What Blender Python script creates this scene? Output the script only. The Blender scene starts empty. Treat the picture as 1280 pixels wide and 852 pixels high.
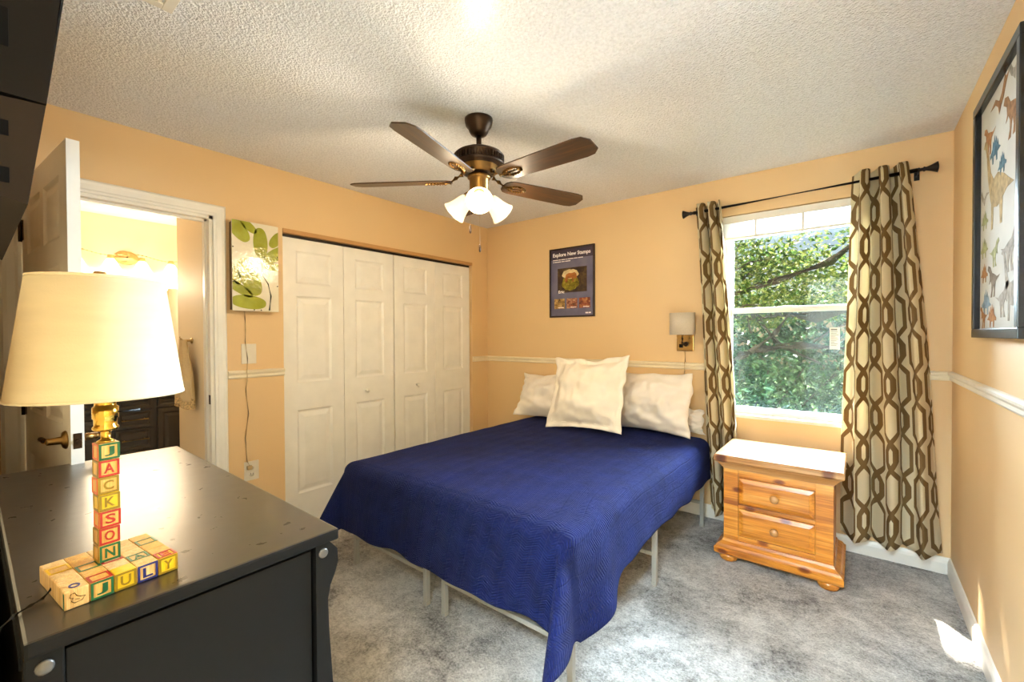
import bpy, bmesh, math, random
from math import sin, cos, pi, radians as R, sqrt, exp, atan2
from mathutils import Vector, Matrix, noise

random.seed(7)
C = bpy.context.scene.collection
SC = bpy.context.scene
F_PX, CAM = 543.075, Vector((3.00772, -3.37087, 1.33274))
YAW, PITCH, ROLL = 0.672397, -0.012725, -0.0046017
W, H, YS = 3.414, 2.44, -3.385          # room width, height, south wall face

# ---------------------------------------------------------------- camera
cd = bpy.data.cameras.new('camera'); cam = bpy.data.objects.new('camera', cd); C.objects.link(cam)
cd.sensor_width = 36; cd.lens = F_PX * 36 / 1280; cd.clip_start = .02
_f = Vector((-sin(YAW) * cos(PITCH), cos(YAW) * cos(PITCH), sin(PITCH)))
_r = Vector((cos(YAW), sin(YAW), 0)); _u = _r.cross(_f)
_r2 = _r * cos(ROLL) + _u * sin(ROLL); _u2 = _u * cos(ROLL) - _r * sin(ROLL)
cam.matrix_world = Matrix(((_r2.x, _u2.x, -_f.x, CAM.x), (_r2.y, _u2.y, -_f.y, CAM.y), (_r2.z, _u2.z, -_f.z, CAM.z), (0, 0, 0, 1)))
SC.camera = cam
vs = SC.view_settings
vs.view_transform = 'Standard'; vs.look = 'None'; vs.gamma = 1; vs.use_curve_mapping = False
vs.exposure = 1.12
SC.cycles.max_bounces = 10; SC.cycles.diffuse_bounces = 6; SC.cycles.transparent_max_bounces = 16
SC.cycles.sample_clamp_indirect = 6; SC.cycles.caustics_reflective = False; SC.cycles.caustics_refractive = False
SC.cycles.use_denoising = True

# ---------------------------------------------------------------- light
SUN_DIR = Vector((.56, -.75, -1.03)).normalized()      # direction the sunlight travels
P_WINDOW, P_FAN, P_BATH, P_FILL, P_SUN, P_SKY = 440, 6.5, 2.8, 200, 24, .15
wd = bpy.data.worlds.new('sky'); SC.world = wd; wd.use_nodes = True
nt = wd.node_tree; nt.nodes.clear()
sky = nt.nodes.new('ShaderNodeTexSky'); sky.sky_type = 'NISHITA'; sky.sun_disc = False
sky.sun_elevation = R(48); sky.sun_rotation = R(-37); sky.air_density = 1.2
bg = nt.nodes.new('ShaderNodeBackground'); bg.inputs['Strength'].default_value = P_SKY * .33
out = nt.nodes.new('ShaderNodeOutputWorld')
nt.links.new(sky.outputs[0], bg.inputs[0]); nt.links.new(bg.outputs[0], out.inputs[0])


def lamp(name, kind, loc, power, color=(1, 1, 1), direction=None, **kw):
    d = bpy.data.lights.new(name, kind); d.energy = power; d.color = color
    for k, v in kw.items(): setattr(d, k, v)
    o = bpy.data.objects.new(name, d); C.objects.link(o); o.location = loc
    if direction is not None: o.rotation_euler = Vector(direction).to_track_quat('-Z', 'Y').to_euler()
    return o


lamp('sun', 'SUN', (0, 4, 6), P_SUN, (1, .95, .86), SUN_DIR, angle=R(.6))
lamp('window_daylight', 'AREA', (2.80, 1.12, 1.96), P_WINDOW, (.66, .84, 1), (-.32, -1, -.25), shape='RECTANGLE', size=1.3, size_y=.62)
lamp('hall_fill', 'AREA', (2.75, -4.15, 2.42), P_FILL, (.56, .79, 1), (0, 0, -1), shape='RECTANGLE', size=.9, size_y=.9)  # added fill without a fixture, brightens the room from behind the camera


# ---------------------------------------------------------------- materials
def lin(c):
    return tuple((x / 12.92 if x <= .04045 else ((x + .055) / 1.055) ** 2.4) for x in c)


def hexc(h):
    return lin(tuple(int(h[i:i + 2], 16) / 255 for i in (0, 2, 4)))


class X:                                               # tiny node expression builder
    def __init__(s, nt, v): s.nt, s.v = nt, v

    def op(s, o, *a):
        n = s.nt.nodes.new('ShaderNodeMath'); n.operation = o
        for i, q in enumerate((s,) + a):
            q = q.v if isinstance(q, X) else q
            if isinstance(q, (int, float)): n.inputs[i].default_value = q
            else: s.nt.links.new(q, n.inputs[i])
        return X(s.nt, n.outputs[0])
    def __add__(s, o): return s.op('ADD', o)
    def __sub__(s, o): return s.op('SUBTRACT', o)
    def __mul__(s, o): return s.op('MULTIPLY', o)
    def __truediv__(s, o): return s.op('DIVIDE', o)
    def fract(s): return s.op('FRACT')
    def abs(s): return s.op('ABSOLUTE')
    def floor(s): return s.op('FLOOR')
    def min(s, o): return s.op('MINIMUM', o)
    def max(s, o): return s.op('MAXIMUM', o)
    def lt(s, o): return s.op('LESS_THAN', o)
    def sin(s): return s.op('SINE')
    def mod(s, o): return s.op('MODULO', o)


def base_mat(name):
    m = bpy.data.materials.new(name); m.use_nodes = True
    return m, m.node_tree, m.node_tree.nodes['Principled BSDF']


def ramp(nt, fac, stops):
    n = nt.nodes.new('ShaderNodeValToRGB'); e = n.color_ramp.elements
    while len(e) < len(stops): e.new(.5)
    for q, (p, c) in zip(e, stops): q.position = p; q.color = (*c, 1)
    nt.links.new(fac, n.inputs[0]); return n.outputs[0]


def tex(nt, kind, scale, coord='Object', stretch=None, **kw):
    tc = nt.nodes.new('ShaderNodeTexCoord'); src = tc.outputs[coord]
    if stretch:
        mp = nt.nodes.new('ShaderNodeMapping'); mp.inputs['Scale'].default_value = stretch
        nt.links.new(src, mp.inputs[0]); src = mp.outputs[0]
    n = nt.nodes.new(kind); nt.links.new(src, n.inputs['Vector'])
    n.inputs['Scale'].default_value = scale
    for k, v in kw.items(): n.inputs[k].default_value = v
    return n


def bump(nt, b, h, strength, dist=.01):
    n = nt.nodes.new('ShaderNodeBump'); n.inputs['Strength'].default_value = strength; n.inputs['Distance'].default_value = dist
    nt.links.new(h, n.inputs['Height']); nt.links.new(n.outputs[0], b.inputs['Normal'])


def M(name, color, rough=.5, metal=0., var=0., vscale=8, bmp=0., bscale=60, bdist=.004, coat=0., spec=None, stretch=None):
    m, nt, b = base_mat(name)
    c = hexc(color) if isinstance(color, str) else color
    b.inputs['Base Color'].default_value = (*c, 1); b.inputs['Roughness'].default_value = rough; b.inputs['Metallic'].default_value = metal
    if spec is not None: b.inputs['Specular IOR Level'].default_value = spec
    if coat: b.inputs['Coat Weight'].default_value = coat; b.inputs['Coat Roughness'].default_value = .1
    v = var if var else .04
    n = tex(nt, 'ShaderNodeTexNoise', vscale, Detail=4, stretch=stretch)
    nt.links.new(ramp(nt, n.outputs['Fac'], [(.3, tuple(x * (1 - v) for x in c)), (.7, tuple(min(1, x * (1 + v)) for x in c))]), b.inputs['Base Color'])
    if bmp:
        n2 = tex(nt, 'ShaderNodeTexNoise', bscale, Detail=3); bump(nt, b, n2.outputs['Fac'], bmp, bdist)
    return m


def wood(name, dark, mid, light, axis, rough=.4, scale=3., coat=.15, knots=False, fine=1.0):
    m, nt, b = base_mat(name)
    st = [14., 14., 14.]; st['xyz'.index(axis)] = 1.0
    n = tex(nt, 'ShaderNodeTexNoise', scale * .5, stretch=st, Detail=5, Roughness=.6, Distortion=.7)
    col = ramp(nt, n.outputs['Fac'], [(.3, hexc(dark)), (.5, hexc(mid)), (.72, hexc(light))])
    st2 = [60., 60., 60.]; st2['xyz'.index(axis)] = 2.0
    n2 = tex(nt, 'ShaderNodeTexNoise', scale * .8 * fine, stretch=st2, Detail=3)
    mx = nt.nodes.new('ShaderNodeMix'); mx.data_type = 'RGBA'; mx.blend_type = 'MULTIPLY'; mx.inputs[0].default_value = .45
    nt.links.new(col, mx.inputs[6]); nt.links.new(ramp(nt, n2.outputs['Fac'], [(.35, (.45, .4, .35)), (.6, (1, 1, 1))]), mx.inputs[7])
    res = mx.outputs[2]
    if knots:
        tc = nt.nodes.new('ShaderNodeTexCoord'); sp = nt.nodes.new('ShaderNodeSeparateXYZ'); cb = nt.nodes.new('ShaderNodeCombineXYZ')
        nt.links.new(tc.outputs['Object'], sp.inputs[0])
        nt.links.new((X(nt, sp.outputs[0]) * 3.6 + .35).v, cb.inputs[0]); nt.links.new((X(nt, sp.outputs[knots]) * 7.5).v, cb.inputs[1])
        v = nt.nodes.new('ShaderNodeTexVoronoi'); v.voronoi_dimensions = '2D'; v.inputs['Scale'].default_value = 1; nt.links.new(cb.outputs[0], v.inputs['Vector'])
        k = nt.nodes.new('ShaderNodeMix'); k.data_type = 'RGBA'; k.blend_type = 'MULTIPLY'; k.inputs[0].default_value = .9
        nt.links.new(res, k.inputs[6]); nt.links.new(ramp(nt, v.outputs['Distance'], [(.0, (.16, .05, .02)), (.07, (.32, .14, .06)), (.13, (1, 1, 1))]), k.inputs[7])
        res = k.outputs[2]
    nt.links.new(res, b.inputs['Base Color'])
    b.inputs['Roughness'].default_value = rough; b.inputs['Coat Weight'].default_value = coat; b.inputs['Coat Roughness'].default_value = .15
    bump(nt, b, n2.outputs['Fac'], .15, .002)
    return m


def emit(name, color, strength, base='f4e6cc'):
    m, nt, b = base_mat(name)
    n = tex(nt, 'ShaderNodeTexNoise', 20)
    nt.links.new(ramp(nt, n.outputs['Fac'], [(.3, tuple(x * .96 for x in color)), (.7, color)]), b.inputs['Emission Color'])
    b.inputs['Base Color'].default_value = (*hexc(base), 1)
    b.inputs['Emission Strength'].default_value = strength; b.inputs['Roughness'].default_value = .3
    return m


PAINT = 'dcba8a'
def wall_paint(name, c):
    m, nt, b = base_mat(name); c = hexc(c)
    n = tex(nt, 'ShaderNodeTexNoise', 1.2, Detail=2)
    nt.links.new(ramp(nt, n.outputs['Fac'], [(.3, tuple(x * .97 for x in c)), (.7, tuple(x * 1.03 for x in c))]), b.inputs['Base Color'])
    n2 = tex(nt, 'ShaderNodeTexNoise', 55, Detail=4, Roughness=.6); bump(nt, b, n2.outputs['Fac'], .12, .004)
    b.inputs['Roughness'].default_value = .55
    return m


m_wall = wall_paint('peach_wall_paint', PAINT)
m_bathwall = wall_paint('bathroom_paint', 'e8d8b8')
m_white = M('white_semi_gloss_trim', 'e6e1d6', .35)
m_door = M('white_door_paint', 'ebe7df', .38)
m_blindw = M('white_blind_vinyl', 'e9e4da', .4)


def popcorn():
    m, nt, b = base_mat('popcorn_ceiling'); c = hexc('eceef4')
    n = tex(nt, 'ShaderNodeTexNoise', 80, Detail=3, Roughness=.6)
    v = tex(nt, 'ShaderNodeTexVoronoi', 120)
    h = X(nt, n.outputs['Fac']) * 1.3 - X(nt, v.outputs['Distance']) * .5
    nt.links.new(ramp(nt, n.outputs['Fac'], [(.32, tuple(x * .85 for x in c)), (.6, c)]), b.inputs['Base Color'])
    bump(nt, b, h.v, .85, .014); b.inputs['Roughness'].default_value = 1.0
    b.inputs['Coat Weight'].default_value = .6; b.inputs['Coat Roughness'].default_value = .3
    return m


def carpet():
    m, nt, b = base_mat('grey_carpet')
    n = tex(nt, 'ShaderNodeTexNoise', 100, Detail=4, Roughness=.75)
    p = tex(nt, 'ShaderNodeTexNoise', 3.2, Detail=4, Roughness=.6, Distortion=.6)
    q = tex(nt, 'ShaderNodeTexNoise', 28, Detail=3, Roughness=.7)
    f = X(nt, n.outputs['Fac']) * .44 + X(nt, p.outputs['Fac']) * .5 + X(nt, q.outputs['Fac']) * .3
    nt.links.new(ramp(nt, f.v, [(.47, hexc('56504a')), (.59, hexc('aaa59e')), (.73, hexc('dfdad3'))]), b.inputs['Base Color'])
    bump(nt, b, (X(nt, n.outputs['Fac']) + X(nt, q.outputs['Fac']) * .8).v, .9, .02)
    b.inputs['Roughness'].default_value = 1; b.inputs['Specular IOR Level'].default_value = .1
    b.inputs['Sheen Weight'].default_value = .2
    return m


m_ceil, m_carpet = popcorn(), carpet()
m_pine = wood('golden_pine', '9c5514', 'd2862a', 'e6ae58', 'x', .32, 3, .3, 2)
m_pinev = wood('golden_pine_upright', 'b87020', 'd48c2e', 'e0a148', 'z', .32, 3, .3)
m_pinet = wood('pale_pine_top', 'a8733c', 'be8b54', 'cba06c', 'x', .35, 3, .3, 1)
m_blade = wood('walnut_fan_blade', '1f1205', '372009', '52340d', 'x', .42, 5, .15)
m_bronze = M('oil_rubbed_bronze', '3a281a', .38, .75, var=.15)
m_brassy = M('antique_brass_bracket', '8a6534', .35, .85, var=.15)
m_brass = M('polished_brass', 'd0a648', .16, 1, var=.1)
m_gold = M('brushed_gold_pull', 'cdb07a', .35, .8)
m_lever = M('aged_brass_lever', '8a6a3c', .3, 1)
m_black = M('black_dresser_paint', '0d0c0b', .55, var=.12, spec=.15)
m_screw = M('grey_screw_cap', '5d5955', .4, .5)
m_rod = M('black_bronze_rod', '1a1310', .35, .6)
m_steel = M('grey_steel_tube', 'a9a69d', .42, .35)
m_mattress = M('mattress_ticking', 'd9d6cf', .8, bmp=.1)
m_pillow = M('white_cotton_pillowcase', 'e8dfd4', .85, bmp=.12, bscale=18, bdist=.02)
m_sham = M('ivory_euro_sham', 'f0e6d6', .85, bmp=.15, bscale=14, bdist=.02)
m_shade = M('cream_linen_shade', 'cdc0a2', .85, var=.05, bmp=.1, bscale=300, stretch=(1, 1, 6))
m_lin = M('grey_linen_shade', 'c3b7a4', .85, var=.12, vscale=120, stretch=(6, 6, 1))
m_vanity = M('charcoal_cabinet_paint', '36322f', .4)
m_plastic = M('ivory_plastic', 'dfd6c4', .4)
m_slot = M('dark_slot', '0a0908', .7, spec=.1)
m_cord = M('ivory_cord', 'b99c6d', .5)
m_cordb = M('black_cord', '141210', .5)
m_tv = M('dark_tv_plastic', '17120d', .7, spec=.15)
m_tvl = M('brown_black_tv_plastic', '2b2118', .7, spec=.15)
m_screen = M('black_tv_screen', '050506', .12)
m_shower = M('towel_ivory', 'd8c093', .9, bmp=.4, bscale=70, bdist=.01)
m_tile = M('bathroom_floor_tile', 'b3a58f', .4)
m_counter = M('stone_counter', 'cdbfa8', .25, var=.12, vscale=30)
m_mirror = M('mirror_silver', 'dfe4ea', .03, 1)
m_paperw = M('white_paper', 'e8e6e2', .6)


def dresser_top():
    m, nt, b = base_mat('worn_black_top')
    n = tex(nt, 'ShaderNodeTexNoise', 7, Detail=5, Roughness=.65)
    nt.links.new(ramp(nt, n.outputs['Fac'], [(.35, hexc('17120f')), (.65, hexc('1f1813')), (.85, hexc('2a211a'))]), b.inputs['Base Color'])
    n2 = tex(nt, 'ShaderNodeTexNoise', 24, Detail=4)
    nt.links.new(ramp(nt, n2.outputs['Fac'], [(.3, (.27,) * 3), (.7, (.33,) * 3)]), b.inputs['Roughness'])
    b.inputs['Specular IOR Level'].default_value = 1.0
    b.inputs['Coat Weight'].default_value = .6; b.inputs['Coat Roughness'].default_value = .3
    return m


m_dtop = dresser_top()


def curtain_mat():
    m, nt, b = base_mat('trellis_curtain_fabric')
    tc = nt.nodes.new('ShaderNodeTexCoord'); sp = nt.nodes.new('ShaderNodeSeparateXYZ'); nt.links.new(tc.outputs['UV'], sp.inputs[0])
    u, v = X(nt, sp.outputs[0]), X(nt, sp.outputs[1])
    cu = u / .165
    sh = cu.floor().mod(2.0).abs()
    x = ((cu.fract() - .5) * 2.0).abs()
    t = (v / .40 + sh * .5).fract()
    big = (t.min(X(nt, t.op('MULTIPLY', -1.0).v) + .62) * 6.5).max(0).min(1) * .93
    s0 = (t - .62).min(t.op('MULTIPLY', -1.0) + 1.0)
    small = (s0 * 9.0).max(0).min(1) * .48
    a = big.max(small)
    d = (x - a).abs()
    band = d.lt(.29)
    dia = (x.lt(.13)) * ((t - .31).abs().lt(.06))
    mx = nt.nodes.new('ShaderNodeMix'); mx.data_type = 'RGBA'
    nt.links.new(band.v, mx.inputs[0])
    mx.inputs[6].default_value = (*hexc('e0d2b0'), 1); mx.inputs[7].default_value = (*hexc('785b30'), 1)
    nt.links.new(mx.outputs[2], b.inputs['Base Color']); b.inputs['Roughness'].default_value = .8
    n2 = tex(nt, 'ShaderNodeTexNoise', 400); bump(nt, b, n2.outputs['Fac'], .1, .002)
    tr = nt.nodes.new('ShaderNodeBsdfTranslucent'); nt.links.new(mx.outputs[2], tr.inputs[0])
    ms = nt.nodes.new('ShaderNodeMixShader'); ms.inputs[0].default_value = .3
    o = nt.nodes['Material Output']
    nt.links.new(b.outputs[0], ms.inputs[1]); nt.links.new(tr.outputs[0], ms.inputs[2]); nt.links.new(ms.outputs[0], o.inputs[0])
    return m


def quilt_mat():
    m, nt, b = base_mat('navy_quilted_cotton')
    tc = nt.nodes.new('ShaderNodeTexCoord'); sp = nt.nodes.new('ShaderNodeSeparateXYZ'); nt.links.new(tc.outputs['UV'], sp.inputs[0])
    u, v = X(nt, sp.outputs[0]), X(nt, sp.outputs[1])
    zig = ((u / .10).fract() - .5).abs() * .055
    ph = ((v + zig) * (2 * pi / .022)).sin().abs()
    seam = (((u / .05).fract() - .5).abs() * 12).min(1)
    n = tex(nt, 'ShaderNodeTexNoise', 9, Detail=4)
    n2 = tex(nt, 'ShaderNodeTexNoise', 55, Detail=3)
    nt.links.new(ramp(nt, n.outputs['Fac'], [(.3, hexc('0d1548')), (.7, hexc('13205e'))]), b.inputs['Base Color'])
    bump(nt, b, (ph * .45 + seam * .35 + X(nt, n2.outputs['Fac']) * .9).v, .9, .016)
    b.inputs['Roughness'].default_value = .9; b.inputs['Specular IOR Level'].default_value = .2; b.inputs['Sheen Weight'].default_value = .04
    b.inputs['Sheen Tint'].default_value = (.35, .45, .9, 1)
    return m


m_curtain, m_quilt = curtain_mat(), quilt_mat()


def glass_mat(name, tint, fac):
    m, nt, b = base_mat(name)
    t = nt.nodes.new('ShaderNodeBsdfTransparent'); t.inputs[0].default_value = (*tint, 1)
    g = nt.nodes.new('ShaderNodeBsdfGlossy'); g.inputs['Roughness'].default_value = .04
    mx = nt.nodes.new('ShaderNodeMixShader'); mx.inputs[0].default_value = fac
    nt.links.new(t.outputs[0], mx.inputs[1]); nt.links.new(g.outputs[0], mx.inputs[2]); nt.links.new(mx.outputs[0], nt.nodes['Material Output'].inputs[0])
    return m


m_glass = glass_mat('window_glass', (.97, .985, .98), .015)
m_picglass = glass_mat('picture_glazing', (1, 1, 1), .03)


def screen_mat():
    m, nt, b = base_mat('insect_mesh')
    b.inputs['Base Color'].default_value = (*hexc('5c7078'), 1)
    t = nt.nodes.new('ShaderNodeBsdfTransparent')
    mx = nt.nodes.new('ShaderNodeMixShader'); n = tex(nt, 'ShaderNodeTexNoise', 5)
    nt.links.new(ramp(nt, n.outputs['Fac'], [(.3, (.08,) * 3), (.7, (.15,) * 3)]), mx.inputs[0])
    nt.links.new(t.outputs[0], mx.inputs[1]); nt.links.new(b.outputs[0], mx.inputs[2]); nt.links.new(mx.outputs[0], nt.nodes['Material Output'].inputs[0])
    return m


m_mesh = screen_mat()


def leaf_mat(name, stops, scale=9):
    m, nt, b = base_mat(name)
    n = tex(nt, 'ShaderNodeTexNoise', scale, Detail=5, Roughness=.8)
    c = ramp(nt, n.outputs['Fac'], stops); nt.links.new(c, b.inputs['Base Color']); b.inputs['Roughness'].default_value = .35
    tr = nt.nodes.new('ShaderNodeBsdfTranslucent'); nt.links.new(c, tr.inputs[0])
    ms = nt.nodes.new('ShaderNodeMixShader'); ms.inputs[0].default_value = .35
    nt.links.new(b.outputs[0], ms.inputs[1]); nt.links.new(tr.outputs[0], ms.inputs[2]); nt.links.new(ms.outputs[0], nt.nodes['Material Output'].inputs[0])
    return m


m_leaf = leaf_mat('tree_leaves', [(.34, hexc('20381f')), (.48, hexc('4a6e3c')), (.56, hexc('94a04a')), (.64, hexc('c9c8a8'))], 13)  # palest tones stand in for sunlit highlights, darkest for shaded gaps
m_leafd = leaf_mat('shrub_leaves', [(.34, hexc('14281f')), (.48, hexc('31553c')), (.58, hexc('5f8a58')), (.66, hexc('b5cdbf'))], 13)  # pale end of the ramp paints in leaf highlights, dark end the shade
m_bark = M('grey_bark', '5a534d', .9, var=.3, bmp=.6, bscale=25, bdist=.02)
m_grass = M('lawn_grass', '4c6b33', .9, var=.3, vscale=3)


# ---------------------------------------------------------------- mesh builder
class MB:
    def __init__(s): s.v, s.f, s.sm, s.mi, s.uv = [], [], [], [], None; s.T = Matrix(); s.m = 0

    def add(s, vs, fs, smooth=False):
        k = len(s.v); s.v += [s.T @ Vector(p) for p in vs]
        for f in fs: s.f.append([k + i for i in f]); s.sm.append(smooth); s.mi.append(s.m)
        return s

    def box(s, a, b, bev=0.):
        (x0, y0, z0), (x1, y1, z1) = [min(p, q) for p, q in zip(a, b)], [max(p, q) for p, q in zip(a, b)]
        bev = min(bev, (x1 - x0) * .45, (y1 - y0) * .45, (z1 - z0) * .45)
        if bev <= 0:
            vs = [(x, y, z) for x in (x0, x1) for y in (y0, y1) for z in (z0, z1)]
            return s.add(vs, [(0, 1, 3, 2), (4, 6, 7, 5), (0, 4, 5, 1), (2, 3, 7, 6), (0, 2, 6, 4), (1, 5, 7, 3)])
        bm = bmesh.new()
        bmesh.ops.create_cube(bm, size=1, matrix=Matrix.Translation(((x0 + x1) / 2, (y0 + y1) / 2, (z0 + z1) / 2)) @ Matrix.Diagonal((x1 - x0, y1 - y0, z1 - z0, 1)))
        bmesh.ops.bevel(bm, geom=bm.edges[:], offset=bev, segments=2, profile=.6, affect='EDGES')
        bm.verts.index_update()
        s.add([v.co.copy() for v in bm.verts], [[v.index for v in f.verts] for f in bm.faces]); bm.free(); return s

    def loft(s, rings, closed=True, cap=True, smooth=True):
        n = len(rings[0]); vs = [p for r in rings for p in r]; fs = []
        for i in range(len(rings) - 1):
            for j in range(n if closed else n - 1):
                k = (j + 1) % n; fs.append((i * n + j, i * n + k, (i + 1) * n + k, (i + 1) * n + j))
        s.add(vs, fs, smooth)
        if cap and closed:
            s.add(rings[0], [list(range(n))[::-1]]); s.add(rings[-1], [list(range(n))])
        return s

    def rects(s, cx, cy, prof):                         # stack of rectangles (hx, hy, z)
        return s.loft([[(cx - a, cy - b, z), (cx + a, cy - b, z), (cx + a, cy + b, z), (cx - a, cy + b, z)] for a, b, z in prof], smooth=False)

    def lathe(s, prof, seg=24, base=(0, 0, 0), axis=(0, 0, 1), cap=True, smooth=True):
        q = Vector(axis).normalized().to_track_quat('Z', 'Y').to_matrix(); b = Vector(base)
        return s.loft([[b + q @ Vector((r * cos(2 * pi * j / seg), r * sin(2 * pi * j / seg), z)) for j in range(seg)] for r, z in prof], cap=cap, smooth=smooth)

    def tube(s, path, rad, seg=8, cap=True):
        P = [Vector(p) for p in path]; rings = []; up = None
        for i, p in enumerate(P):
            d = (P[min(i + 1, len(P) - 1)] - P[max(i - 1, 0)]).normalized()
            if up is None or abs(up.dot(d)) > .98: up = Vector((0, 0, 1)) if abs(d.z) < .9 else Vector((1, 0, 0))
            a = d.cross(up).normalized(); b = d.cross(a).normalized(); up = b
            r = rad[i] if isinstance(rad, (list, tuple)) else rad
            rings.append([p + a * (r * cos(2 * pi * j / seg)) + b * (r * sin(2 * pi * j / seg)) for j in range(seg)])
        return s.loft(rings, cap=cap)

    def prism(s, poly, a, b):                           # polygon of 3D points, extruded by vector
        n = len(poly); d = Vector(b) - Vector(a)
        vs = [Vector(p) for p in poly] + [Vector(p) + d for p in poly]
        return s.add(vs, [list(range(n))[::-1], list(range(n, 2 * n))] + [(i, (i + 1) % n, n + (i + 1) % n, n + i) for i in range(n)])

    def grid(s, nu, nv, fn, smooth=True, uv=None):
        vs = [fn(i / nu, j / nv) for j in range(nv + 1) for i in range(nu + 1)]
        fs = [(j * (nu + 1) + i, j * (nu + 1) + i + 1, (j + 1) * (nu + 1) + i + 1, (j + 1) * (nu + 1) + i) for j in range(nv) for i in range(nu)]
        if uv: s.uv = [uv(i / nu, j / nv) for j in range(nv + 1) for i in range(nu + 1)]
        return s.add(vs, fs, smooth)

    def panels(s, x0, x1, z0, z1, y, holes, depth=.009, frm=.014, fld=.03, t=None):
        """front (-y) face of a slab with sunk raised-field panels, plus the slab body of thickness t behind"""
        xs = sorted({x0, x1, *[h[0] for h in holes], *[h[1] for h in holes]}); zs = sorted({z0, z1, *[h[2] for h in holes], *[h[3] for h in holes]})
        for i in range(len(xs) - 1):
            for j in range(len(zs) - 1):
                a, b, c, d = xs[i], xs[i + 1], zs[j], zs[j + 1]; mx, mz = (a + b) / 2, (c + d) / 2
                if any(h[0] < mx < h[1] and h[2] < mz < h[3] for h in holes): continue
                s.add([(a, y, c), (b, y, c), (b, y, d), (a, y, d)], [(0, 1, 2, 3)])
        for a, b, c, d in holes:
            def rg(i, dy): return [(a + i, y + dy, c + i), (b - i, y + dy, c + i), (b - i, y + dy, d - i), (a + i, y + dy, d - i)]
            s.loft([rg(0, 0), rg(frm * .4, depth * .5), rg(frm, depth), rg(frm * 1.5, depth), rg(frm * 1.5 + fld, depth * .25)], cap=False, smooth=False)
            s.add(rg(frm * 1.5 + fld, depth * .25), [(0, 1, 2, 3)])
        if t:
            s.add([(x0, y, z0), (x1, y, z0), (x1, y, z1), (x0, y, z1), (x0, y + t, z0), (x1, y + t, z0), (x1, y + t, z1), (x0, y + t, z1)],
                  [(0, 4, 5, 1), (3, 2, 6, 7), (0, 3, 7, 4), (1, 5, 6, 2), (4, 7, 6, 5)])
        return s

    def build(s, name, mat, parent=None, thick=0., recalc=True):
        me = bpy.data.meshes.new(name); off = wloc(parent)
        me.from_pydata([tuple(v - off) for v in s.v], [], s.f)
        for m in (mat if isinstance(mat, (list, tuple)) else [mat]): me.materials.append(m)
        me.polygons.foreach_set('use_smooth', s.sm); me.polygons.foreach_set('material_index', s.mi)
        if s.uv:
            L = me.uv_layers.new(name='UVMap')
            for lp in me.loops: L.data[lp.index].uv = s.uv[lp.vertex_index]
        if recalc:
            bm = bmesh.new(); bm.from_mesh(me); bmesh.ops.remove_doubles(bm, verts=bm.verts, dist=1e-6)
            bmesh.ops.recalc_face_normals(bm, faces=bm.faces); bm.to_mesh(me); bm.free()
        o = bpy.data.objects.new(name, me); C.objects.link(o)
        if parent: o.parent = parent
        if thick:
            md = o.modifiers.new('thickness', 'SOLIDIFY'); md.thickness = thick; md.offset = 0
        return o


def wloc(o):
    v = Vector((0, 0, 0))
    while o: v = v + o.location; o = o.parent
    return v


def tag(o, label, cat, group=None):
    o['label'] = label; o['category'] = cat
    if group: o['group'] = group
    return o


def thing(name, loc, label, cat, group=None):
    o = bpy.data.objects.new(name, None); C.objects.link(o); o.location = loc; o.empty_display_size = .1
    return tag(o, label, cat, group)


def structure(o, label=None, cat=None):
    o['kind'] = 'structure'
    if label: tag(o, label, cat)
    return o


def sroot(name, loc, label=None, cat=None):
    o = bpy.data.objects.new(name, None); C.objects.link(o); o.location = loc; return structure(o, label, cat)


def lab(o, t): o['label'] = t; return o


def text_mb(txt, size, T, depth=.0008, bold=.0, align='CENTER', fit=None):
    cu = bpy.data.curves.new('t', 'FONT'); cu.body = txt; cu.size = size; cu.align_x = align; cu.extrude = depth / 2; cu.offset = bold; cu.resolution_u = 3
    ob = bpy.data.objects.new('t', cu); C.objects.link(ob)
    dg = bpy.context.evaluated_depsgraph_get(); me = bpy.data.meshes.new_from_object(ob.evaluated_get(dg))
    mb = MB(); mb.T = T
    vs = [v.co.copy() for v in me.vertices]
    if fit and vs:
        lo, hi = min(v.x for v in vs), max(v.x for v in vs); b0, b1 = min(v.y for v in vs), max(v.y for v in vs)
        for v in vs: v.x = ((v.x - lo) / (hi - lo) - .5) * fit[0]; v.y = ((v.y - b0) / (b1 - b0) - .5) * fit[1]
    mb.add(vs, [list(p.vertices) for p in me.polygons])
    bpy.data.objects.remove(ob); bpy.data.curves.remove(cu); bpy.data.meshes.remove(me)
    return mb


T_NORTH = lambda x, y, z: Matrix(((1, 0, 0, x), (0, 0, -1, y), (0, 1, 0, z), (0, 0, 0, 1)))     # text facing -y
T_EASTFACE = lambda x, y, z: Matrix(((0, 0, 1, x), (1, 0, 0, y), (0, 1, 0, z), (0, 0, 0, 1)))   # facing +x, reads toward +y
T_WESTFACE = lambda x, y, z: Matrix(((0, 0, -1, x), (-1, 0, 0, y), (0, 1, 0, z), (0, 0, 0, 1))) # facing -x, reads toward -y
# local frame of panels(): x right, z up, face toward -y.  Turned so the face looks toward +x:
PX = lambda x, y=0, z=0: Matrix(((0, -1, 0, x), (1, 0, 0, y), (0, 0, 1, z), (0, 0, 0, 1)))

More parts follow.
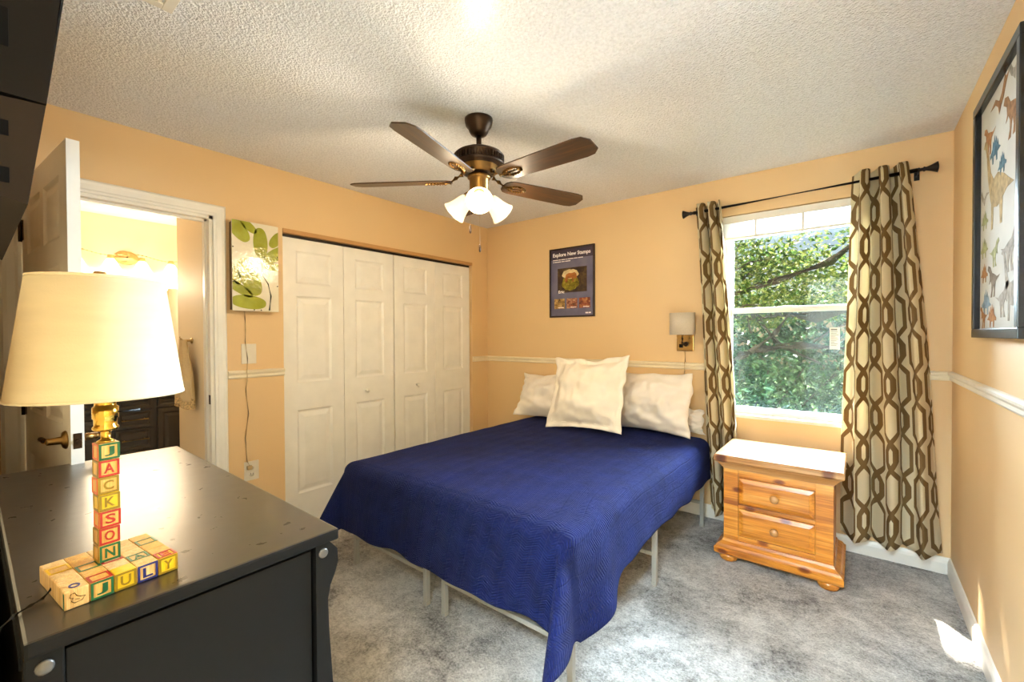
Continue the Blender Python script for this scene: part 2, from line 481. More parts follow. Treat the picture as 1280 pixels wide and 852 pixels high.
# ================================================================ ROOM SHELL
DY0, DY1, DZ = -3.21, -2.451, 2.05       # bathroom doorway in the west wall
CY0, CY1, CZ = -2.048, -.227, 2.045      # closet opening
WX0, WX1, WZ0, WZ1 = 2.24, 3.06, .775, 2.17
EX0, EX1 = 2.47, 3.32                    # entry opening in the south wall
HY = -4.8
structure(MB().box((-.12, YS - .12, -.1), (W + .12, .12, 0)).box((EX0 - .4, HY, -.1), (W + .12, YS - .12, 0)).build('floor', m_carpet))
structure(MB().box((-.12, YS - .12, H), (W + .12, .12, H + .1)).box((EX0 - .4, HY, H), (W + .12, YS - .12, H + .1)).build('ceiling', m_ceil))
mb = MB()
mb.box((-.12, YS, 0), (0, DY0, H)).box((-.12, DY0, DZ), (0, DY1, H)).box((-.12, DY1, 0), (0, CY0, H)).box((-.12, CY0, CZ), (0, CY1, H)).box((-.12, CY1, 0), (0, .12, H))
structure(mb.build('wall_west', m_wall))
mb = MB()
mb.box((0, 0, 0), (WX0, .14, H)).box((WX1, 0, 0), (W, .14, H)).box((WX0, 0, 0), (WX1, .14, WZ0)).box((WX0, 0, WZ1), (WX1, .14, H))
structure(mb.build('wall_north', m_wall))
structure(MB().box((W, HY, 0), (W + .12, .14, H)).build('wall_east', m_wall))
mb = MB()
mb.box((-.12, YS - .12, 0), (EX0, YS, H)).box((EX1, YS - .12, 0), (W, YS, H)).box((EX0, YS - .12, 2.06), (EX1, YS, H))
structure(mb.build('wall_south', m_wall))
structure(MB().box((EX0 - .4, HY - .1, 0), (W, HY, H)).box((EX0 - .5, HY, 0), (EX0 - .4, YS - .12, H)).build('wall_hall', wall_paint('hall_paint', 'e4e2de')))
structure(MB().box((-.75, CY0 - .1, 0), (-.7, CY1 + .1, H)).box((-.75, CY0 - .15, 0), (-.12, CY0 - .1, H)).box((-.75, CY1 + .1, 0), (-.12, CY1 + .15, H)).box((-.75, CY0 - .15, H), (-.12, CY1 + .15, H + .05)).build('wall_closet', m_wall))


def profile_run(prof, a, b, nrm):                       # prof: (out, z); swept straight from a to b
    a, b, n = Vector(a), Vector(b), Vector(nrm)
    mbx = MB(); mbx.loft([[p + n * o + Vector((0, 0, z)) for o, z in prof] for p in (a, b)], smooth=False); return mbx


BASE = [(0, 0), (.014, 0), (.014, .06), (.011, .075), (.006, .088), (0, .092)]
RAIL = [(0, 0), (.008, .002), (.012, .01), (.010, .022), (.018, .034), (.018, .044), (.010, .05), (0, .052)]
for nm, a, b, n in (('baseboard_north', (0, 0, 0), (W, 0, 0), (0, -1, 0)), ('baseboard_east', (W, .0, 0), (W, HY, 0), (-1, 0, 0)),
                    ('baseboard_west', (0, DY1 + .07, 0), (0, CY0 - .0, 0), (1, 0, 0)), ('baseboard_south', (0, YS, 0), (EX0 - .06, YS, 0), (0, 1, 0))):
    structure(profile_run(BASE, a, b, n).build(nm, m_white))
ZR = 1.072
m_railw = M('cream_rail_paint', 'e3d5b8', .4)
for nm, a, b, n in (('trim_1', (0, 0, ZR), (WX0, 0, ZR), (0, -1, 0)), ('trim_2', (W, 0, ZR), (W, YS, ZR), (-1, 0, 0)), ('trim_3', (0, DY1 + .071, ZR), (0, CY0, ZR), (1, 0, 0)),
                    ('trim_4', (0, CY1, ZR), (0, 0, ZR), (1, 0, 0)), ('trim_5', (WX1, 0, ZR), (W, 0, ZR), (0, -1, 0))):
    structure(profile_run(RAIL, a, b, n).build(nm, m_railw if nm != 'trim_2' else m_white))

# doorway casing and jamb (bathroom)
CAS = [(0, 0), (.018, .0), (.018, .012), (.013, .02), (.013, .045), (.017, .058), (.008, .068), (0, .07)]
mb = MB()
def casing(mb, y0, y1, zt, x, sgn):
    """mitred casing round an opening in a wall of constant x"""
    def ring(o, s_): return [(x + sgn * o, y0 - s_, 0), (x + sgn * o, y0 - s_, zt + s_), (x + sgn * o, y1 + s_, zt + s_), (x + sgn * o, y1 + s_, 0)]
    rings = [ring(o, s_) for o, s_ in CAS]
    for k in range(3): mb.loft([[r[k] for r in rings], [r[k + 1] for r in rings]], smooth=False)
casing(mb, DY0, DY1, DZ, 0, 1)
mb.box((-.125, DY0, 0), (.004, DY0 + .018, DZ)).box((-.125, DY1 - .018, 0), (.004, DY1, DZ)).box((-.125, DY0, DZ - .018), (.004, DY1, DZ))
mb.box((-.075, DY1 - .03, 0), (-.04, DY1 - .018, DZ - .018)).box((-.075, DY0 + .018, 0), (-.04, DY0 + .03, DZ - .018)).box((-.075, DY0, DZ - .03), (-.04, DY1, DZ - .018))
trim6 = structure(mb.build('trim_6', m_white))
MB().box((-.035, DY1 - .0195, .93), (-.005, DY1 - .017, .985), .0005).box((-.026, DY1 - .0205, .945), (-.014, DY1 - .019, .97)).build('strike_plate', m_bronze, trim6)
# closet head trim and track
structure(MB().box((-.10, CY0, CZ - .016), (.006, CY1, CZ + .012), .003).build('trim_7', M('tan_closet_trim', 'b98a52', .5)))
structure(MB().box((-.075, CY0 + .005, CZ - .034), (-.035, CY1 - .005, CZ - .016), .002).build('trim_8', M('dark_door_track', '2a2018', .5, .4)))

# ---------------------------------------------------------------- window
win = sroot('window_1', (2.65, .08, WZ0), 'white single-hung window with two sashes between the patterned curtains', 'window')
mb = MB()
for a, b in (((WX0, .05, WZ0), (WX0 + .035, .14, WZ1)), ((WX1 - .035, .05, WZ0), (WX1, .14, WZ1)), ((WX0, .05, WZ0), (WX1, .14, WZ0 + .012)), ((WX0, .05, WZ1 - .03), (WX1, .14, WZ1))): mb.box(a, b, .003)
mb.build('window_frame', m_white, win)
mb = MB(); mb.box((WX0 - .0, -.012, WZ0 - .024), (WX1 + .0, .06, WZ0), .004); mb.build('window_sill', M('marble_sill', 'dcd8d0', .3, var=.1), win)
def sash(y, z0, z1, rb, rt, st=.03):
    mb = MB(); x0, x1 = WX0 + .03, WX1 - .03
    mb.box((x0, y - .014, z0), (x0 + st, y + .014, z1), .003).box((x1 - st, y - .014, z0), (x1, y + .014, z1), .003)
    mb.box((x0 + st, y - .013, z0), (x1 - st, y + .013, z0 + rb), .003).box((x0 + st, y - .013, z1 - rt), (x1 - st, y + .013, z1), .003)
    s_ = mb.build('sash', m_white, win)
    MB().box((x0 + st - .004, y - .002, z0 + rb - .004), (x1 - st + .004, y + .002, z1 - rt + .004)).build('glass_pane', m_glass, s_)
    return s_
lower = sash(.075, WZ0 + .012, 1.52, .035, .036)
sash(.108, 1.483, WZ1 - .03, .036, .03)
MB().box((2.61, .05, 1.513), (2.67, .064, 1.525), .002).build('sash_lock', m_white, lower)
MB().box((WX0 + .04, .131, WZ0 + .02), (WX1 - .04, .1325, 1.5)).build('insect_screen', m_mesh, win)
st = MB().box((2.866, .0715, 1.235), (2.919, .0725, 1.375)).build('window_sticker', m_paperw, lower)
mb = MB()
for k, w in enumerate((.036, .03, .04, .025, .034, .04, .03, .02, .036, .03)): mb.box((2.872, .0709, 1.345 - k * .0095), (2.872 + w, .0714, 1.348 - k * .0095))
mb.box((2.872, .0709, 1.356), (2.905, .0714, 1.366)); mb.build('sticker_print', M('grey_print', '77787a', .6), st)

bl = thing('window_blind', (2.65, .02, 2.0), 'raised white mini blind bunched at the top of the window', 'blind')
MB().box((WX0 + .006, .006, 2.115), (WX1 - .006, .042, 2.165), .003).build('headrail', m_blindw, bl)
mb = MB()
for k in range(16): mb.box((WX0 + .012, .006 + .001 * (k % 2), 2.022 + k * .0058), (WX1 - .012, .042, 2.0245 + k * .0058))
mb.build('slat_stack', m_blindw, bl)
MB().box((WX0 + .012, .004, 2.0), (WX1 - .012, .044, 2.019), .004).build('bottom_rail', m_blindw, bl)
for x in (2.45, 2.72): MB().box((x, .0025, 1.998), (x + .014, .0045, 2.116)).build('ladder_tape', m_blindw, bl)

# ---------------------------------------------------------------- bathroom door (open)
dr = sroot('door_1', (.04, -3.205, 0), 'white panelled door swung open in front of the tan wall', 'door')
ang = R(4.4); L_, t_ = .805, .035
Td = Matrix.Translation((.022, -3.206, 0)) @ Matrix.Rotation(ang, 4, 'Z')      # local: x along leaf, front face -y (south)
mb = MB(); mb.T = Td
cols = ((.11, .375), (.43, .695)); rows = ((.24, .82), (1.01, 1.60), (1.70, 1.93))
holes = [(a, b, c, d) for a, b in cols for c, d in rows]
mb.panels(0, L_, .012, 2.035, 0, holes, t=t_)
mb.T = Td @ Matrix(((-1, 0, 0, L_), (0, -1, 0, t_), (0, 0, 1, 0), (0, 0, 0, 1)))
mb.panels(0, L_, .012, 2.035, 0, holes)
leaf = mb.build('door_leaf', m_door, dr)
for z in (.25, 1.03, 1.82):
    mb = MB(); mb.T = Td; mb.lathe([(.0065, -.05), (.0065, .05)], 10, (-.004, -.006, z)).box((0, -.0015, z - .045), (.032, .0006, z + .045)); mb.build('hinge', m_bronze, dr)
for s_, nm in ((-1, 'lever_handle'), (1, 'lever_handle')):
    mb = MB(); mb.T = Td; y = 0 if s_ < 0 else t_
    mb.lathe([(.033, 0), (.033, .004), (.028, .010), (.014, .014), (.012, .045), (.012, .05)], 20, (L_ - .065, y, .962), (0, s_, 0))
    mb.tube([(L_ - .065, y + s_ * .045, .962), (L_ - .10, y + s_ * .05, .962), (L_ - .15, y + s_ * .048, .960), (L_ - .185, y + s_ * .046, .957)], [.0105, .0095, .0085, .008], 10)
    lab(mb.build(nm, m_lever, dr), 'aged brass lever handle')
mb = MB(); mb.T = Td; mb.box((L_ - .0005, .006, .935), (L_ + .0015, t_ - .006, .99), .0006).lathe([(.009, 0), (.007, .009)], 12, (L_, t_ / 2, .962), (1, 0, 0))
mb.build('latch_plate', m_bronze, dr)

# ---------------------------------------------------------------- closet bifold doors
lw = (CY1 - CY0 - .03) / 4
for k in range(2):
    y0 = CY0 + .006 + k * (2 * lw + .012)
    d = sroot('door_%d' % (k + 2), (-.03, y0 + lw, 0), ('left' if k == 0 else 'right') + ' pair of white bifold closet doors beside the ' + ('leaf art panel' if k == 0 else 'room corner'), 'door')
    for j in range(2):
        a = y0 + j * (lw + .003)
        mb = MB(); mb.T = PX(-.032, a + 0, 0)
        st_ = .095
        mb.panels(0, lw, .015, CZ - .036, 0, [(st_, lw - st_, .238, .82), (st_, lw - st_, 1.012, 1.613), (st_, lw - st_, 1.70, 1.925)], depth=.009, t=.03)
        pn = mb.build('door_panel', m_door, d)
        if (k, j) in ((0, 1), (1, 0)):
            MB().lathe([(.010, 0), (.008, .010), (.015, .018), (.016, .026), (.010, .032), (.0, .033)], 16, (-.032, (-1.404, -.902)[k], .906), (1, 0, 0)).build('door_knob', m_white, pn)

# ================================================================ BATHROOM
BX, BH = -1.55, 2.28
structure(MB().box((BX - .1, -3.9, 0), (BX, -1.9, BH)).build('wall_bath_back', m_bathwall))
structure(MB().box((BX, -4.0, 0), (-.12, -3.9, BH)).build('wall_bath_left', m_bathwall))
structure(MB().box((BX, -2.12, 0), (-.62, -2.02, BH)).box((-.62, -2.47, 0), (-.5, -2.02, BH)).box((-.5, -2.47, 0), (-.12, -2.42, BH)).build('wall_bath_right', m_bathwall))
structure(MB().box((BX - .1, -4.0, -.1), (-.12, -1.9, 0)).build('floor_bath', m_tile))
structure(MB().box((BX - .1, -4.0, BH), (-.12, -1.9, BH + .1)).build('ceiling_bath', M('bath_ceiling_white', 'efe6d4', .8)))
structure(MB().box((-.125, -4.0, 0), (-.12, YS, BH)).build('wall_bath_front', m_bathwall))

va = thing('vanity_cabinet', (-1.28, -2.75, 0), 'charcoal bathroom vanity with gold bar pulls seen through the doorway', 'cabinet')
VY0, VY1, VZ = -3.45, -2.14, .91
MB().box((BX + .005, VY0, .10), (-1.02, VY1, VZ)).box((BX + .005, VY0, 0), (-1.09, VY1, .10)).build('cabinet_body', m_vanity, va)
MB().box((BX + .005, VY0 - .01, VZ), (-.985, VY1 + .005, VZ + .032), .006).box((BX + .005, VY0, VZ + .032), (BX + .025, VY1, VZ + .12), .004).build('countertop', m_counter, va)
def vfront(y0, y1, z0, z1, name, raised=True, pull=None):
    mb = MB(); mb.T = PX(-1.0, y0, 0)
    w = y1 - y0
    mb.panels(0, w, z0, z1, 0, [(.03, w - .03, z0 + .03, z1 - .03)] if raised else [(.012, w - .012, z0 + .012, z1 - .012)], depth=.006, frm=.010, fld=.018 if raised else .004, t=.02)
    p = mb.build(name, m_vanity, va)
    if pull:
        a, b = Vector(pull[0]), Vector(pull[1]); o = Vector((.03, 0, 0)); mb = MB()
        mb.tube([a + o, b + o], .0055, 8); e = (b - a) * .12
        mb.tube([a + e, a + e + o], .004, 8).tube([b - e, b - e + o], .004, 8); lab(mb.build('pull', m_gold, p), 'gold bar pull')
vfront(-3.43, -3.02, .12, .81, 'cabinet_door')
vfront(-3.0, -2.75, .12, .81, 'cabinet_door', pull=((-1, -2.958, .775), (-1, -2.958, .66)))
vfront(-3.0, -2.75, .825, .90, 'drawer', False)
vfront(-2.735, -2.535, .825, .90, 'drawer', False)
for z0, z1 in ((.69, .81), (.535, .68), (.36, .525), (.12, .35)):
    vfront(-2.735, -2.535, z0, z1, 'drawer', False, ((-1, -2.71, (z0 + z1) / 2), (-1, -2.563, (z0 + z1) / 2)))
vfront(-2.505, -2.29, .12, .81, 'cabinet_door', pull=((-1, -2.318, .77), (-1, -2.318, .62)))
vfront(-2.505, -2.29, .825, .90, 'drawer', False)

vl = thing('vanity_light', (BX, -2.56, 1.95), 'four-shade bathroom vanity light with a wavy metal bar', 'light fixture')
mb = MB(); mb.T = Matrix.Translation((BX, -2.57, 1.962)) @ Matrix.Diagonal((1, .72, .5, 1))
mb.lathe([(.105, 0), (.105, .008), (.09, .014), (.085, .02), (.055, .028), (.03, .045), (0, .048)], 28, (0, 0, 0), (1, 0, 0)); mb.build('backplate', m_gold, vl)
mb = MB(); mb.tube([(BX + .115 + .0 * i, -2.93 + .73 * i / 30, 1.968 + .014 * sin(i / 30 * 4 * pi + .9) + .006 * (15 - i) / 15) for i in range(31)], .005, 8)
mb.tube([(BX + .04, -2.57, 1.962), (BX + .115, -2.57, 1.966)], .008, 8); mb.build('wavy_bar', m_gold, vl)
m_bathglow = emit('lit_frosted_bath_glass', (1, .86, .62), 1.3)
for k, y in enumerate((-2.87, -2.68, -2.495, -2.31)):
    MB().lathe([(.018, .0), (.022, -.022), (.026, -.03)], 14, (BX + .115, y, 1.96)).build('socket_cup', m_gold, vl)
    s_ = MB().lathe([(.024, -.028), (.034, -.045), (.048, -.075), (.070, -.115), (.076, -.122), (.072, -.12), (.046, -.075), (.03, -.045), (.02, -.03)], 20, (BX + .115, y, 1.955), cap=False).build('glass_shade', m_bathglow, vl)
    MB().lathe([(.008, -.03), (.018, -.05), (.022, -.07), (.014, -.088), (.0, -.094)], 12, (BX + .115, y, 1.955)).build('bulb', emit('bath_bulb', (1, .9, .72), 12), s_)
    lamp('vanity_bulb_light', 'POINT', (BX + .24, y, 1.76), P_BATH, (1, .84, .60), shadow_soft_size=.05)

mr = thing('bathroom_mirror', (BX, -2.5, 1.0), 'white-framed mirror above the charcoal vanity', 'mirror')
MB().box((BX + .002, -3.40, 1.05), (BX + .014, -2.20, 1.75)).build('mirror_glass', m_mirror, mr)
mb = MB(); mb.box((BX + .001, -3.44, 1.74), (BX + .028, -2.15, 1.79), .004).box((BX + .001, -3.44, 1.04), (BX + .028, -2.15, 1.06), .004).box((BX + .001, -3.44, 1.04), (BX + .028, -3.40, 1.76), .004).box((BX + .001, -2.21, 1.04), (BX + .028, -2.15, 1.76), .004)
mb.build('mirror_frame', m_white, mr)

# towel on a ring at the bathroom's right wall
tr_ = thing('towel_hook', (-.33, -2.47, 1.31), 'small metal hook on the bathroom side wall holding a towel', 'hook')
mb = MB(); mb.lathe([(.02, 0), (.02, .006), (.008, .01), (.008, .04)], 14, (-.33, -2.47, 1.31), (0, -1, 0)).tube([(-.33, -2.51, 1.31), (-.33, -2.53, 1.32), (-.33, -2.535, 1.335)], .006, 8); mb.build('hook', m_gold, tr_)
tw = thing('hand_towel', (-.34, -2.5, .9), 'ivory hand towel with crocheted hem hanging in the bathroom', 'towel')
def tf(u, v):
    w = .05 + .10 * min(1, v * 1.8); a = (u - .5) * 2
    return (-.34 + a * w, -2.505 + .020 * sin(u * 5 * pi) * (.4 + v) - .012, 1.315 - v * .36 - .03 * abs(sin(u * 3 * pi)) * v)
mb = MB().grid(40, 24, tf); mb.build('towel_cloth', m_shower, tw, thick=.006)
mb = MB().grid(40, 4, lambda u, v: tf(u, 1.0 + v * .12)); mb.build('crochet_trim', M('lace_trim', 'c9ac7c', .9, var=.5, vscale=90), tw, thick=.004)

# ================================================================ CURTAINS AND ROD
rd = thing('curtain_rod', (2.65, -.085, 2.215), 'dark bronze curtain rod with flared finials above the window', 'curtain rod')
ZROD, YROD = 2.222, -.088
MB().tube([(2.085, YROD, ZROD - .012), (3.26, YROD, ZROD + .012)], .0125, 12).build('rod', m_rod, rd)
for s_, x, z in ((-1, 2.085, ZROD - .012), (1, 3.26, ZROD + .012)):
    MB().lathe([(.011, 0), (.013, .008), (.009, .012), (.009, .022), (.014, .028), (.010, .036), (.013, .045), (.018, .058), (.028, .078), (.030, .082), (.014, .086), (.0, .087)], 18, (x, YROD, z), (s_, 0, 0)).build('finial', m_rod, rd)
for x, z in ((2.10, ZROD - .012), (3.265, ZROD + .012)):
    MB().box((x - .012, -.006, z - .035), (x + .012, 0, z + .03), .002).tube([(x, -.003, z - .014), (x, YROD, z - .014)], .005, 8).tube([(x - .004, YROD, z - .014), (x + .004, YROD, z - .014)], .013, 10).build('bracket', m_rod, rd)


def curtain(xt0, xt1, xb0, xb1, zt, zb, n, amp_t, amp_b, width, label, ph=0., sway=0., amp_e=1.0):
    o = thing('curtain', ((xt0 + xt1) / 2, YROD, zb), label, 'curtain', 'trellis pattern curtains at the window')
    def fn(u, v):
        e = v ** .8
        x = (xt0 + (xt1 - xt0) * u) * (1 - e) + (xb0 + (xb1 - xb0) * u) * e
        k = 2 * pi * n * u + ph
        a = amp_t * (1 - v) + amp_b * v
        y = YROD + a * sin(k) + .012 * sin(2.3 * k + 3 * v) * v - .0 * v
        x += .30 * a * cos(2 * k) * .5 + sway * sin(pi * v) + .008 * sin(7 * v + 5 * u) * v
        z = zt + .006 * cos(2 * k) * (1 - v) - (zt - zb) * v + .016 * sin(k + .6) * v ** 6
        return (x, min(y, -.014), z)
    mb = MB(); mb.grid(150, 70, fn, uv=lambda u, v: (u * width, (1 - v) * (zt - zb)))
    mb.build('curtain_panel', m_curtain, o, thick=.003, recalc=False)
    for j in range(int(2 * n)):
        u = (j + .5 - ph / pi) / (2 * n) if n else 0
        if not 0 < u < 1: continue
        p = Vector(fn(u, .018)); 
    return o
curtain(2.085, 2.262, 2.19, 2.405, 2.262, .07, 2.5, .050, .04, .84, 'brown and cream trellis curtain left of the window, behind the nightstand', ph=pi * .5)
curtain(2.985, 3.235, 2.93, 3.385, 2.285, .115, 3.0, .055, .042, 1.12, 'brown and cream trellis curtain right of the window near the corner', ph=pi * .5)

# ================================================================ BED
BX0, BX1, BY0, BY1, BZ = .665, 2.16, -1.985, -.06, .585
bf = thing('platform_bed', (1.41, -1.0, 0), 'grey tubular steel platform frame under the navy quilt', 'bed frame')
for xa, xb in ((.713, 1.337), (1.469, 2.165)):
    for y in (-1.962, -1.10, -.20):
        for x in (xa, xb): MB().box((x - .0125, y - .0125, 0.006), (x + .0125, y + .0125, .335), .003).box((x - .014, y - .014, 0), (x + .014, y + .014, .02), .003).build('leg', m_steel, bf)
        mb = MB(); mb.box((xa, y - .009, .155), (xb, y + .009, .175), .002).box((xa, y - .0125, .315), (xb, y + .0125, .34), .002); mb.build('cross_rail', m_steel, bf)
    mb = MB()
    for x in (xa, xb): mb.box((x - .0125, -1.97, .335), (x + .0125, -.1, .36), .002)
    for k in range(9): mb.box((xa, -1.9 + k * .22, .345), (xb, -1.885 + k * .22, .357))
    mb.build('side_rail', m_steel, bf)
mt = MB().box((BX0, BY0, .362), (BX1, BY1, BZ - .008), .045).build('mattress', m_mattress)
tag(mt, 'white mattress hidden under the navy quilt on the steel frame', 'mattress')

OL, OR, OF = .255, .265, .365
def quilt_fn(u, v):
    a = BX0 - OL + u * (BX1 - BX0 + OL + OR + .13 * exp(-((BY0 - OF + v * 2.24 + 1.93) / .26) ** 2)); b = BY0 - OF + v * (BY1 - BY0 + OF - .05)
    dl, drt, df = max(BX0 + .03 - a, 0), max(a - (BX1 - .03), 0), max(BY0 + .03 - b, 0)
    dx = drt if drt > 0 else -dl
    r = sqrt(dx * dx + df * df)
    cx, cy = min(max(a, BX0 + .03), BX1 - .03), max(b, BY0 + .03)
    crown = .016 * (1 - ((a - 1.41) / .95) ** 2) + .008 * noise.noise(Vector((a * 2.2, b * 2.2, 0))) + .0035 * noise.noise(Vector((a * 8, b * 8, 3)))
    if r < 1e-6: return (a, b, BZ + crown)
    th = atan2(df, abs(dx))                       # 0 = side, pi/2 = foot
    RR = .055; fl = .07
    if dx > 0:
        fl += .03 * sin(b * 7.5 + .5) + .02 * sin(b * 17) + .16 * exp(-((b + 1.80) / .10) ** 2)
        if df > 0: fl += .58 * exp(-((th - R(50)) / R(15)) ** 2) - .10 * exp(-((th - R(82)) / R(10)) ** 2)
    elif dx < 0 and df > 0: fl += .40 * exp(-((th - R(45)) / R(20)) ** 2)
    if df > 0 and dx == 0: fl += .035 * sin(a * 8.2 + 1.0) + .025 * sin(a * 15)
    if r < RR * pi / 2: h, d = RR * sin(r / RR), RR * (1 - cos(r / RR))
    else:
        L = r - RR * pi / 2; f2 = min(fl, .8); h, d = RR + L * f2, RR + L * sqrt(1 - f2 * f2)
    dirx, diry = dx / r, -df / r
    if dx > 0 and df > 0: 
        t2 = th + .30 * sin(2 * th); dirx, diry = cos(t2), -sin(t2)
    hem = .010 * sin((a - b) * 22) * min(1, r / .2)
    return (cx + dirx * h, cy + diry * h, BZ + crown * .6 - d + hem * .6)
mb = MB(); mb.grid(190, 210, quilt_fn, uv=lambda u, v: (u * 2.0, v * 2.3))
qo = mb.build('quilt', m_quilt, thick=.010)
tag(qo, 'navy blue quilted bedspread draped over the bed', 'bedspread')


def pillow(name, w, h, t, loc, tilt, rz, mat, label, flange=0., seed=0, roll=0., group=None):
    rnd = random.Random(seed); o = thing(name, loc, label, 'pillow', group)
    Tm = Matrix.Translation(Vector(loc)) @ Matrix.Rotation(rz, 4, 'Z') @ Matrix.Rotation(tilt, 4, 'X') @ Matrix.Rotation(roll, 4, 'Y')   # local: x width, z height, y thickness; base at z=0
    off = Vector((seed * 3.1, seed * 1.7, 0)); n = 40
    fw = 1 - flange / (w / 2)
    def sheet(sg):
        def fn(u, v):
            a, b = u * 2 - 1, v * 2 - 1
            px = a * (w / 2) * (1 - .085 * (1 - b * b) * abs(a) ** 2) + .022 * noise.noise(Vector((b * 2.2, a, 5)) + off) * abs(a); pz = b * (h / 2) * (1 - .085 * (1 - a * a) * abs(b) ** 2) + .03 * noise.noise(Vector((a * 2.2, b, 7)) + off) * max(0, b)
            ea, eb = min(1, abs(a) / fw), min(1, abs(b) / fw)
            prof = (max(0, 1 - ea ** 2.2) ** .72) * (max(0, 1 - eb ** 2.2) ** .72)
            wr = .6 * noise.noise(Vector((a * 2.5, b * 2.5, sg)) + off) + .3 * noise.noise(Vector((a * 7, b * 4, sg * 2)) + off)
            rid = .022 * noise.noise(Vector((a * 5, b * 5, 9)) + off)
            dy = sg * (t / 2 * prof * (1 + wr * .5) + .002) + rid * (1 if prof < .3 else .5)
            sag = -.05 * h * (1 - b) * .5 * (1 - a * a) * 0
            return Tm @ Vector((px, dy, pz + h / 2 + sag))
        return fn
    mb = MB(); mb.grid(n, n, sheet(-1)).grid(n, n, sheet(1))
    k = (n + 1) ** 2
    edge = [i for i in range(n + 1)] + [(j * (n + 1) + n) for j in range(1, n + 1)] + [n * (n + 1) + i for i in range(n - 1, -1, -1)] + [j * (n + 1) for j in range(n - 1, 0, -1)]
    for i in range(len(edge)):
        p, q = edge[i], edge[(i + 1) % len(edge)]; mb.f.append([p, q, k + q, k + p]); mb.sm.append(True); mb.mi.append(0)
    mb.build('pillowcase', mat, o)
    if flange:                                                     # stitched line of the flange
        pts = []
        for (a0, b0), (a1, b1) in (((-1, -1), (1, -1)), ((1, -1), (1, 1)), ((1, 1), (-1, 1)), ((-1, 1), (-1, -1))):
            for q in range(12): s_ = q / 12; pts.append((fw * (a0 + (a1 - a0) * s_), fw * (b0 + (b1 - b0) * s_)))
        mbx = MB(); mbx.tube([sheet(-1)((a + 1) / 2, (b + 1) / 2) for a, b in pts + pts[:1]], .0016, 5); mbx.build('piping', mat, o)
    return o
ZP = BZ + .028
pillow('bed_pillow', .68, .42, .22, (.90, -.26, ZP), R(-28), R(4), m_pillow, 'white pillow farthest left, leaning on the wall behind the big square sham', group='pillows on the bed', seed=3)
pillow('bed_pillow', .64, .45, .22, (1.79, -.235, ZP), R(-9), R(-6), m_pillow, 'white pillow leaning on the wall right of the big square sham', group='pillows on the bed', seed=5)
pillow('bed_pillow', .34, .19, .08, (1.985, -.075, ZP), R(-4), R(-4), m_pillow, 'smaller white pillow peeking out at the right bed corner', group='pillows on the bed', seed=8)
pillow('euro_sham',   .65, .57, .24, (1.40, -.53, ZP + .01), R(-20), R(-2), m_sham, 'large square ivory sham standing in front of the other pillows', group='pillows on the bed', flange=.05, seed=11, roll=R(-3))

# ================================================================ NIGHTSTAND
ns = thing('nightstand', (2.65, -.38, 0), 'golden pine two-drawer nightstand with bun feet below the window', 'nightstand')
nx, ny = 2.652, -.385
MB().rects(nx, ny, [(.262, .205, .545), (.268, .211, .555), (.275, .218, .565), (.292, .232, .585), (.302, .240, .59), (.308, .246, .598), (.308, .246, .622), (.302, .240, .630)]).build('top', m_pinet, ns)
mb = MB(); mb.box((nx - .26, ny - .19, .12), (nx + .26, ny + .20, .55), .003)
mb.build('case', m_pinev, ns)
mb = MB()
for a, b in (((nx - .262, ny - .205, .12), (nx - .185, ny - .188, .546)), ((nx + .185, ny - .205, .12), (nx + .262, ny - .188, .546)), ((nx - .185, ny - .2, .505), (nx + .185, ny - .188, .546)), ((nx - .185, ny - .2, .325), (nx + .185, ny - .188, .345)), ((nx - .185, ny - .2, .12), (nx + .185, ny - .188, .16))): mb.box(a, b, .002)
mb.build('face_frame', m_pine, ns)
for z0, z1 in ((.350, .500), (.165, .320)):
    mb = MB(); mb.T = Matrix.Translation((nx - .182, ny - .203, 0))
    x1 = .364
    mb.loft([[(0 + i, dy, z0 + i), (x1 - i, dy, z0 + i), (x1 - i, dy, z1 - i), (0 + i, dy, z1 - i)] for i, dy in ((0, .02), (0, 0), (.002, -.002), (.024, -.010), (.026, -.008))], smooth=False)
    d = mb.build('drawer', m_pine, ns)
    MB().lathe([(.009, 0), (.009, .012), (.020, .022), (.021, .032), (.014, .039), (0, .041)], 20, (nx, ny - .21, (z0 + z1) / 2), (0, -1, 0)).build('knob', m_pinet, d)
MB().rects(nx, ny, [(.300, .240, .048), (.306, .246, .056), (.306, .246, .085), (.298, .238, .092), (.290, .230, .104), (.270, .212, .118), (.264, .207, .132)]).build('base_moulding', m_pine, ns)
for sx in (-1, 1):
    for sy in (-1, 1):
        MB().lathe([(.030, 0), (.045, .008), (.051, .024), (.046, .042), (.036, .052)], 20, (nx + sx * .24, ny + sy * .182, 0)).build('bun_foot', m_pine, ns)

# ================================================================ DRESSER
DX0, DX1, DYb, DYf, DT = .79, 2.05, -3.325, -2.828, .88
ds = thing('dresser', (1.42, -3.08, 0), 'black dresser with worn glossy top along the near wall', 'dresser')
mb = MB(); mb.box((DX0, DYb, DT - .026), (DX1, DYf, DT), .005); tp_ = mb.build('top', [m_dtop, m_black], ds)
for p in tp_.data.polygons: p.material_index = 0 if p.normal.z > .6 else 1
mb = MB(); mb.box((DX0 + .012, DYb + .004, .07), (DX0 + .034, DYf - .055, DT - .026), .002); mb.build('side_panel', m_black, ds)
mb = MB(); mb.box((DX1 - .036, DYb + .045, .07), (DX1 - .014, DYf - .06, DT - .036), .002); mb.build('side_panel', m_black, ds)
MB().box((DX0 + .03, DYb + .004, .08), (DX1 - .03, DYb + .012, DT - .03)).build('back_panel', m_black, ds)
MB().box((DX1 - .03, DYf - .5, DT - .05), (DX0 + .03, DYf - .045, DT - .03)).build('case', m_black, ds)
